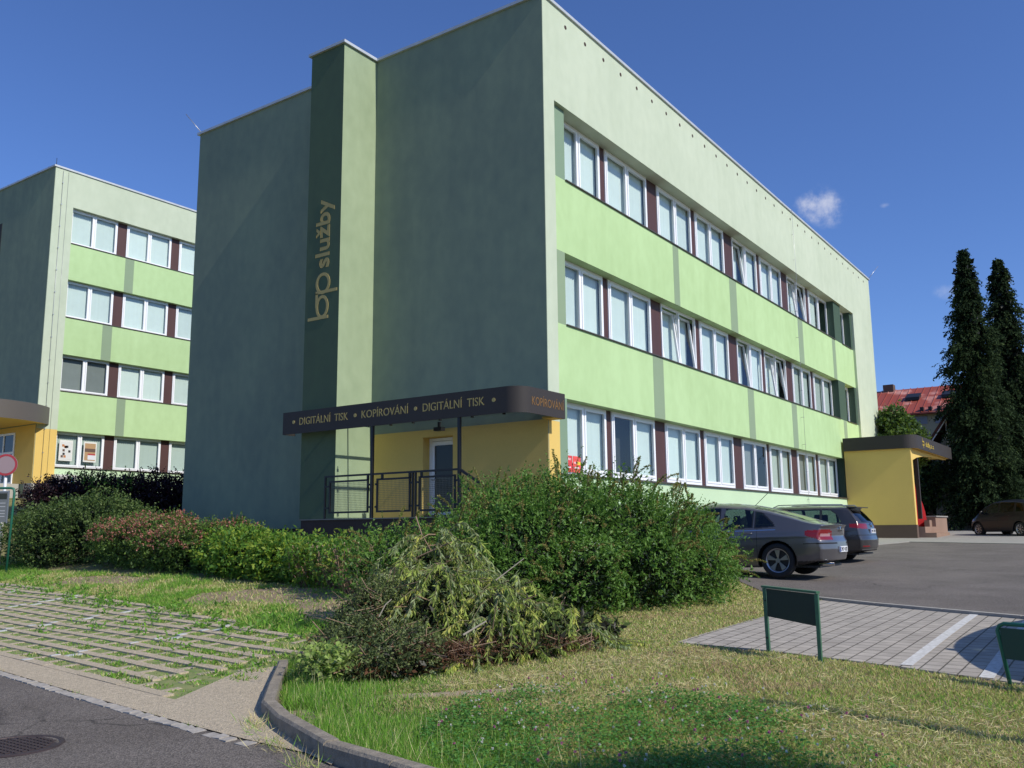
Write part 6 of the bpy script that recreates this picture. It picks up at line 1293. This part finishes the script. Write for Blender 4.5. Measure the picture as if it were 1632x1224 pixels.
for px2 in (1468, 1483, 1499, 1514): p = at_px(px2, 649, 68); m = MB(); m.box(ex_-.4, ex_+.1, p[1]-.12, p[1]+.12, ezz+.12, ezz+.42); part('snow_guard', m, M_trim, rh)
for px2 in (1466, 1503): p = at_px(px2, 668, 68); m = MB(); m.box(ex_-.05, ex_+.05, p[1]-.45, p[1]+.45, p[2]-.35, p[2]+.25); part('window', m, mat('house_window', (.25, .27, .32), .2), rh)
cp_ = at_px(1400, 618, 72); m = MB(); m.box(rx_-.4, rx_+.4, cp_[1]-.5, cp_[1]+.3, rzz-.5, rzz+.45); part('chimney', m, M_plinth, rh)
# street lamp and a small tree outside the frame whose shadows fall across the lawn
lp = thing('street_lamp', g3(-10.95, -14.5), 'grey street lamp post outside the right edge that shades the lawn', 'lamp post'); m = MB(); z = float(H(-10.95, -14.5)); m.tube([(-11.2, -14.5, z-.1), (-10.85, -14.5, z+2.7), (-10.45, -14.45, z+4.95)], .065, 8, 0, .05); part('pole', m, M_steel, lp); m = MB(); m.box(-10.5, -10.4, -14.5, -14.4, z+4.9, z+5.0); part('lamp_head', m, M_trim, lp)

# ------------------------------------------------------------------ bare soil patches
M_soil = mat('bare_soil', (.24, .165, .105), .95, col2=(.34, .26, .17), vscale=5, bump=1, bscale=30, fine=.2, fscale=90)
def blob(pts, amp=.12): 
    out = []
    for a, b in zip(pts, pts[1:]+pts[:1]):
        a = np.array(a); b = np.array(b); k = max(2, int(np.linalg.norm(b-a)/.25))
        out += [tuple(a+(b-a)*i/k+RNG.normal(size=2)*amp*.4) for i in range(k)]
    return out
SOIL = [[(-7.3, 3.6), (-6.1, 4.4), (-5.2, 2.9), (-5.4, .9), (-6.4, -.6), (-7.6, -1.6), (-8.0, -.6), (-7.0, .6), (-6.7, 2.0)], [(-6.0, 10.6), (-4.9, 11.3), (-4.6, 9.8), (-4.9, 7.4), (-5.7, 7.5), (-5.6, 9.0)]]
for p in SOIL: sheet('bare_soil', blob(p), -.022, M_soil, .3)
SOIL2 = [[(-11.35, -4.95), (-11.15, -5.2), (-10.75, -6.1), (-10.35, -6.75), (-10.5, -6.85), (-10.95, -6.2), (-11.3, -5.4)], [(-12.2, -5.15), (-11.85, -4.75), (-11.75, -4.95), (-12.0, -5.35), (-12.3, -5.6)]]
M_sand = mat('pale_sandy_soil', (.42, .33, .21), .95, var=.3, vscale=7, bump=1, bscale=40, fine=.2, fscale=90)
for p in SOIL2: sheet('sandy_soil', blob(p, .06), -.022, M_sand, .2)

# ------------------------------------------------------------------ grass
gm = [leafmat('grass_green', (.21, .41, .05), .35, .6, .2), leafmat('grass_dark', (.12, .24, .04), .3, .6, .2), leafmat('grass_straw', (.72, .63, .33), .25, .7, .15), leafmat('grass_olive', (.42, .44, .14), .3, .6, .2), leafmat('straw_brown', (.50, .38, .21), .2, .7, .15), leafmat('clover_leaf', (.09, .24, .05), .3, .5, .25), leafmat('weed_leaf', (.16, .33, .055), .35, .5, .25)]
def pts_in(poly, dens, holes=()):
    xs = [p[0] for p in poly]; ys = [p[1] for p in poly]; n = int((max(xs)-min(xs))*(max(ys)-min(ys))*dens)
    x = RNG.uniform(min(xs), max(xs), n); y = RNG.uniform(min(ys), max(ys), n); k = inpoly(x, y, poly)
    for h in holes: k &= ~inpoly(x, y, h)
    return x[k], y[k]
def nz(x, y, s, ph=0): return (np.sin(x*s+1.3*np.sin(y*s*.7+ph))+np.sin(y*s*1.1+1.7*np.sin(x*s*.6+ph*2))+.6*np.sin((x+y)*s*2.3+ph)+.5*np.sin((x-y*1.3)*s*3.9+ph))/3.1
def blades(v, x, y, h, w_, lean, m_, z0=-.03):
    P = np.c_[x, y, H(x, y)+z0]; A = unit(RNG.normal(size=P.shape)*np.array([1, 1, .2])*np.reshape(lean, (-1, 1))+[0, 0, 1.0]); h = np.broadcast_to(h, len(x)); V, Q = leaf_quads(P, A, rdir(len(P), 0), h, np.broadcast_to(w_, len(x)), .18); v.V.append(V); v.Q.append(Q+v.n); v.n += len(V); v.M.append(m_)
kin = [(-10.6, -3.35), (-11.4, -4.2), (-11.95, -4.85), (-12.3, -5.45), (-12.8, -6.5), (-13.2, -8.05), (-13.45, -10), (-13.7, -13)]
LAWN = kin+[(-8.7, -13), (-8.66, -10.1), (-8.33, -9.1), (-8.08, -7.9), (-7.98, -6.80), (-2.6, -6.80), (-2.1, -5.75), (-.9, -4.85), (.9, -3.7), (-2, -3.6), (-7, -2.0), (-9.0, -2.1), (-9.5, -2.3)]
CAMZ = []
v = Veg()
x, y = pts_in(LAWN, 5200)
so = inpoly(x, y, SOIL2[0]) | inpoly(x, y, SOIL2[1]); k = ~so | (RNG.uniform(size=len(x)) < .10+.25*(nz(x, y, 6, 1) > .1)); x = x[k]; y = y[k]; d = np.hypot(x-CAM[0], y-CAM[1]); pr = np.clip((9.0/d)**1.5, .12, 1); k = RNG.uniform(size=len(x)) < pr; x = x[k]; y = y[k]; d = d[k]
kd = np.min([np.hypot(x-a, y-b) for a, b in polyline(kin, .15)], 0)           # distance to the kerb
green = np.clip((1.8+.8*nz(x, y, 1.7)+.4*nz(x, y, 5.1, 2)-kd)*.9, 0, 1)*np.clip((y+10.9+.7*nz(x, y, 2.2, 2))*.8, 0, 1)
tall = np.clip((1.0+.4*nz(x, y, 2.1, 1)-kd)*1.4, 0, 1)*np.clip((y+9.3)*.6, .25, 1)
s_ = nz(x, y, 1.1, .5)*.6+nz(x, y, 4.3, 3)*.5; u = RNG.uniform(size=len(x))
m_ = np.where(u < .34, 2, np.where(u < .68, 3, np.where(u < .80, 4, 0))); m_ = np.where((nz(x, y, 1.9, 7) > .45) & (u < .6), 4, m_); m_ = np.where((s_ > .15) & (u < .5), 3, m_); m_ = np.where((s_ > .40) & (u < .35), 0, m_)
gsel = RNG.uniform(size=len(x)) < green; m_ = np.where(gsel, np.where(u < .55, 0, np.where(u < .86, 1, np.where(u < .94, 3, 2))), m_)
hgt = np.where(gsel, .04+.10*tall*RNG.uniform(.4, 1.2, len(x)), RNG.uniform(.025, .065, len(x)))+.0; wdt = np.clip(.0042*np.maximum(1, d/6.5), .004, .012)*RNG.uniform(.7, 1.3, len(x)); lean = np.where(gsel, RNG.uniform(.2, .6, len(x)), RNG.uniform(.5, 2.2, len(x)))
blades(v, x, y, hgt, wdt*np.where(gsel, 1.05, 1.2), lean, m_)
# shorter undergrowth that closes the turf
k = RNG.uniform(size=len(x)) < .6; blades(v, x[k]+RNG.normal(size=k.sum())*.02, y[k]+RNG.normal(size=k.sum())*.02, RNG.uniform(.03, .06, k.sum()), wdt[k]*1.6, 1.4, np.where(gsel[k], 1, np.where(u[k] < .5, 3, 4)))
# seed stalks
n = 260; i = RNG.choice(np.where(gsel & (kd < 1.0) & (y > -9))[0], n); blades(v, x[i], y[i], RNG.uniform(.18, .34, n), .0028, .22, np.where(RNG.uniform(size=n) < .5, 2, 3))
# scattered dead straw lying flat
n = 5200; xx, yy = pts_in([(-11, -5.5), (-11.3, -12), (-8.9, -12), (-8.4, -8), (-8.2, -6.9), (-9.5, -6.4)], 620); k = nz(xx, yy, 1.5, 1.2)+.6*nz(xx, yy, 4, 2) > .05; xx = xx[k]; yy = yy[k]; blades(v, xx, yy, RNG.uniform(.06, .14, len(xx)), .0045, 7, np.where(RNG.uniform(size=len(xx)) < .6, 2, 4), z0=.0)
v.single('lawn_grass', gm, (0, 0, 0), kind='stuff')
# clover patch with white and pink flower heads
v = Veg(); x, y = pts_in([(-10.75, -6.6), (-10.35, -7.6), (-10.5, -8.5), (-10.95, -9.3), (-11.6, -9.9), (-12.4, -9.9), (-13.1, -9.2), (-12.9, -7.4), (-12.2, -6.6), (-11.3, -6.3)], 3300); k = nz(x, y, 2.4, 4)+.6*nz(x, y, 6.3, 1)+RNG.normal(size=len(x))*.35 > -.25; x = x[k]; y = y[k]
P = np.c_[x, y, H(x, y)+RNG.uniform(0, .085, len(x))]; v.add(leaf_quads(P, unit(RNG.normal(size=P.shape)*[1, 1, .25]), unit(RNG.normal(size=P.shape)*.35+[0, 0, 1]), RNG.uniform(.018, .034, len(x)), RNG.uniform(.016, .026, len(x)), .1), [5, 5, 1, 6]); v.single('clover', gm, (0, 0, 0), kind='stuff')
def flowers(name, n, poly, mats, r0, zr, spread=1):
    v = Veg(); x, y = pts_in(poly, 60); i = RNG.choice(len(x), min(n, len(x)), replace=False); x = x[i]; y = y[i]; z = H(x, y)+RNG.uniform(*zr, len(x)); C_ = np.c_[x, y, z]
    for c in C_:
        B = np.tile(c, (26, 1)); A = rdir(26, .2); v.add(leaf_quads(B, A, rdir(26), RNG.uniform(.8, 1.1, 26)*r0, np.full(26, r0*.55), .1), [0, 0, 1])
    blades(v, x, y, z-H(x, y)+.03, .003, .02, np.full(len(x), 2)); v.single(name, mats, (0, 0, 0), kind='stuff')
wf = [leafmat('clover_white', (.80, .78, .68), .3), leafmat('clover_white_dim', (.45, .42, .30), .3), gm[0]]; pf = [leafmat('clover_pink', (.50, .17, .30), .3), leafmat('clover_pink_dim', (.38, .14, .22), .3), gm[0]]
CP = [(-10.4, -6.6), (-10.1, -7.6), (-10.3, -8.6), (-10.9, -9.5), (-11.7, -10.0), (-12.6, -9.8), (-12.9, -8.6), (-12.6, -7.2), (-12.0, -6.6), (-11.2, -6.3)]
flowers('white_clover_flowers', 150, CP, wf, .012, (.05, .12)); flowers('pink_clover_flowers', 60, CP, pf, .014, (.06, .13))
# grass and weeds growing in the grid paving, on its far side and along the verges
v = Veg(); cx = []; 
for (u0, u1, v0, v1) in CELLS:
    n = int(1.2*RNG.integers(30, 110)*(1.0 if u0 < 9 else .55)*(1.5 if v0 > V0+1.6 else .9))
    if u0 > 24: continue
    uu = RNG.uniform(u0-.01, u1+.01, n); vv = RNG.uniform(v0, v1, n); cx.append(np.c_[uu, vv, np.full(n, float(RNG.uniform(.3, 1)**1.5))])
cx = np.concatenate(cx); x = E1[0]*cx[:, 0]+E2[0]*cx[:, 1]; y = E1[1]*cx[:, 0]+E2[1]*cx[:, 1]; k = inpoly(x, y, LOT); x = x[k]; y = y[k]; t_ = cx[k, 2]
nearend = np.clip(1.4-(cx[k, 0]+4)/6, .35, 1.2); u = RNG.uniform(size=len(x))
blades(v, x, y, RNG.uniform(.025, .055, len(x))*t_*nearend*1.5+.012, .014*RNG.uniform(.6, 1.3, len(x)), 1.1, np.where(u < .45, 0, np.where(u < .7, 1, np.where(u < .9, 3, 2))), z0=-.015); v.single('paver_grass', gm, (0, 0, 0), kind='stuff')
VERGE = [(-9.35, -2.3), (-9.0, -1.9), (-7.45, 3.7), (-5.65, 13.25), (-4.3, 22), (-2.6, 22), (-3.2, 17.5), (-4.0, 14.8), (-4.4, 11), (-4.6, 8.0), (-4.9, 5.2), (-5.2, 2.6), (-5.8, .6), (-6.4, -.6), (-7.4, -1.9), (-8.6, -2.5)]
v = Veg(); x, y = pts_in(VERGE, 1500); s_ = nz(x, y, 1.3, .7)+.5*nz(x, y, 4.1, 2); ins = np.zeros(len(x), bool)
for p in SOIL: ins |= inpoly(x, y, p)
k = (~ins) | (RNG.uniform(size=len(x)) < .12); x = x[k]; y = y[k]; s_ = s_[k]; u = RNG.uniform(size=len(x))
m_ = np.where(s_ > .0, np.where(u < .5, 0, np.where(u < .8, 6, 3)), np.where(u < .4, 3, np.where(u < .6, 2, np.where(u < .85, 0, 4)))); blades(v, x, y, RNG.uniform(.04, .12, len(x))*(1+.8*np.clip(s_, 0, 1)), .014, .9, m_); v.single('verge_grass', gm, (0, 0, 0), kind='stuff')
# weeds: small leafy tufts
v = Veg(); P = []
for i in range(122):
    if i < 110: t_ = RNG.uniform(); x0 = -8.9+(3.4)*t_+RNG.normal()*.35; y0 = -1.9+15.5*t_+RNG.normal()*.4
    else: t_ = RNG.uniform(); q = LW(-4.5+7*t_, V0+1.5+1.6*RNG.uniform()); x0, y0 = q
    P.append((x0, y0, float(H(x0, y0))))
P = np.array(P); v.add(sprigs(np.repeat(P, 5, 0)+RNG.normal(size=(len(P)*5, 3))*[.07, .07, 0], unit(RNG.normal(size=(len(P)*5, 3))*.7+[0, 0, .8]), RNG.uniform(.05, .2, len(P)*5), 6, .07, .03), [0, 6, 1]); v.single('weeds', gm, (0, 0, 0), kind='stuff')
# straw tuft and dry stalks at the kerb
v = Veg(); t_ = RNG.uniform(0, 1, 500); kk = np.array(polyline([(-12.3, -4.9), (-12.65, -5.45), (-13.15, -6.5)], .05)); i = RNG.integers(0, len(kk), 500); x = kk[i, 0]-.03+RNG.normal(size=500)*.05; y = kk[i, 1]+RNG.normal(size=500)*.05; k = RNG.uniform(size=500) < .5+.5*np.sin(i*.4); blades(v, x[k], y[k], RNG.uniform(.05, .17, k.sum()), .005, .9, RNG.choice([2, 3, 0, 4], k.sum()), z0=0)
n = 900; i = RNG.integers(0, 100000, n); uu = RNG.uniform(-8, 14, n); q = np.array([LW(a, VR+.135+RNG.normal()*.012) for a in uu]); k = np.sin(uu*3)+np.sin(uu*7.7) > .3; blades(v, q[k, 0], q[k, 1], RNG.uniform(.015, .05, k.sum()), .008, 1.2, RNG.choice([3, 0, 1, 4], k.sum()), z0=0)
v.single('kerb_weeds', gm, (0, 0, 0), kind='stuff')
# coarse turf under and beyond the shrubs and between the far trees
FARL = [(40, -2), (48, -6), (75, -10), (75, 12), (50, 12), (36, 4.5)]
v = Veg(); x, y = pts_in(FARL, 22); blades(v, x, y, .16, .08, 1.2, RNG.choice([0, 3, 3, 1], len(x))); v.single('far_lawn_grass', gm, (0, 0, 0), kind='stuff')
# small tree behind the photographer's right shoulder that throws the shadow on the clover
tb = g3(-12.35, -12.6); tt = thing('small_tree', tb, 'small round-headed tree outside the frame that shades the clover', 'tree'); Lb = [(-12.35, -12.6, tb[2]+3.0, .6, .42, .5), (-12.7, -12.9, tb[2]+3.5, .5, .5, .5)]
v = Veg(); P, N_ = lobe_points(Lb, 900, (.2, 1.05)); v.add(sprigs(P, rdir(len(P)), .2, 7, .09, .05), [0, 1]); v.part('crown', gr, tt); m = MB(); m.tube([(tb[0]-.3, tb[1]-.8, tb[2]-.1), (tb[0], tb[1]-.1, tb[2]+2.2), (tb[0], tb[1], tb[2]+3.3)], .05, 6, 0, .02); part('trunk', m, M_bark, tt)
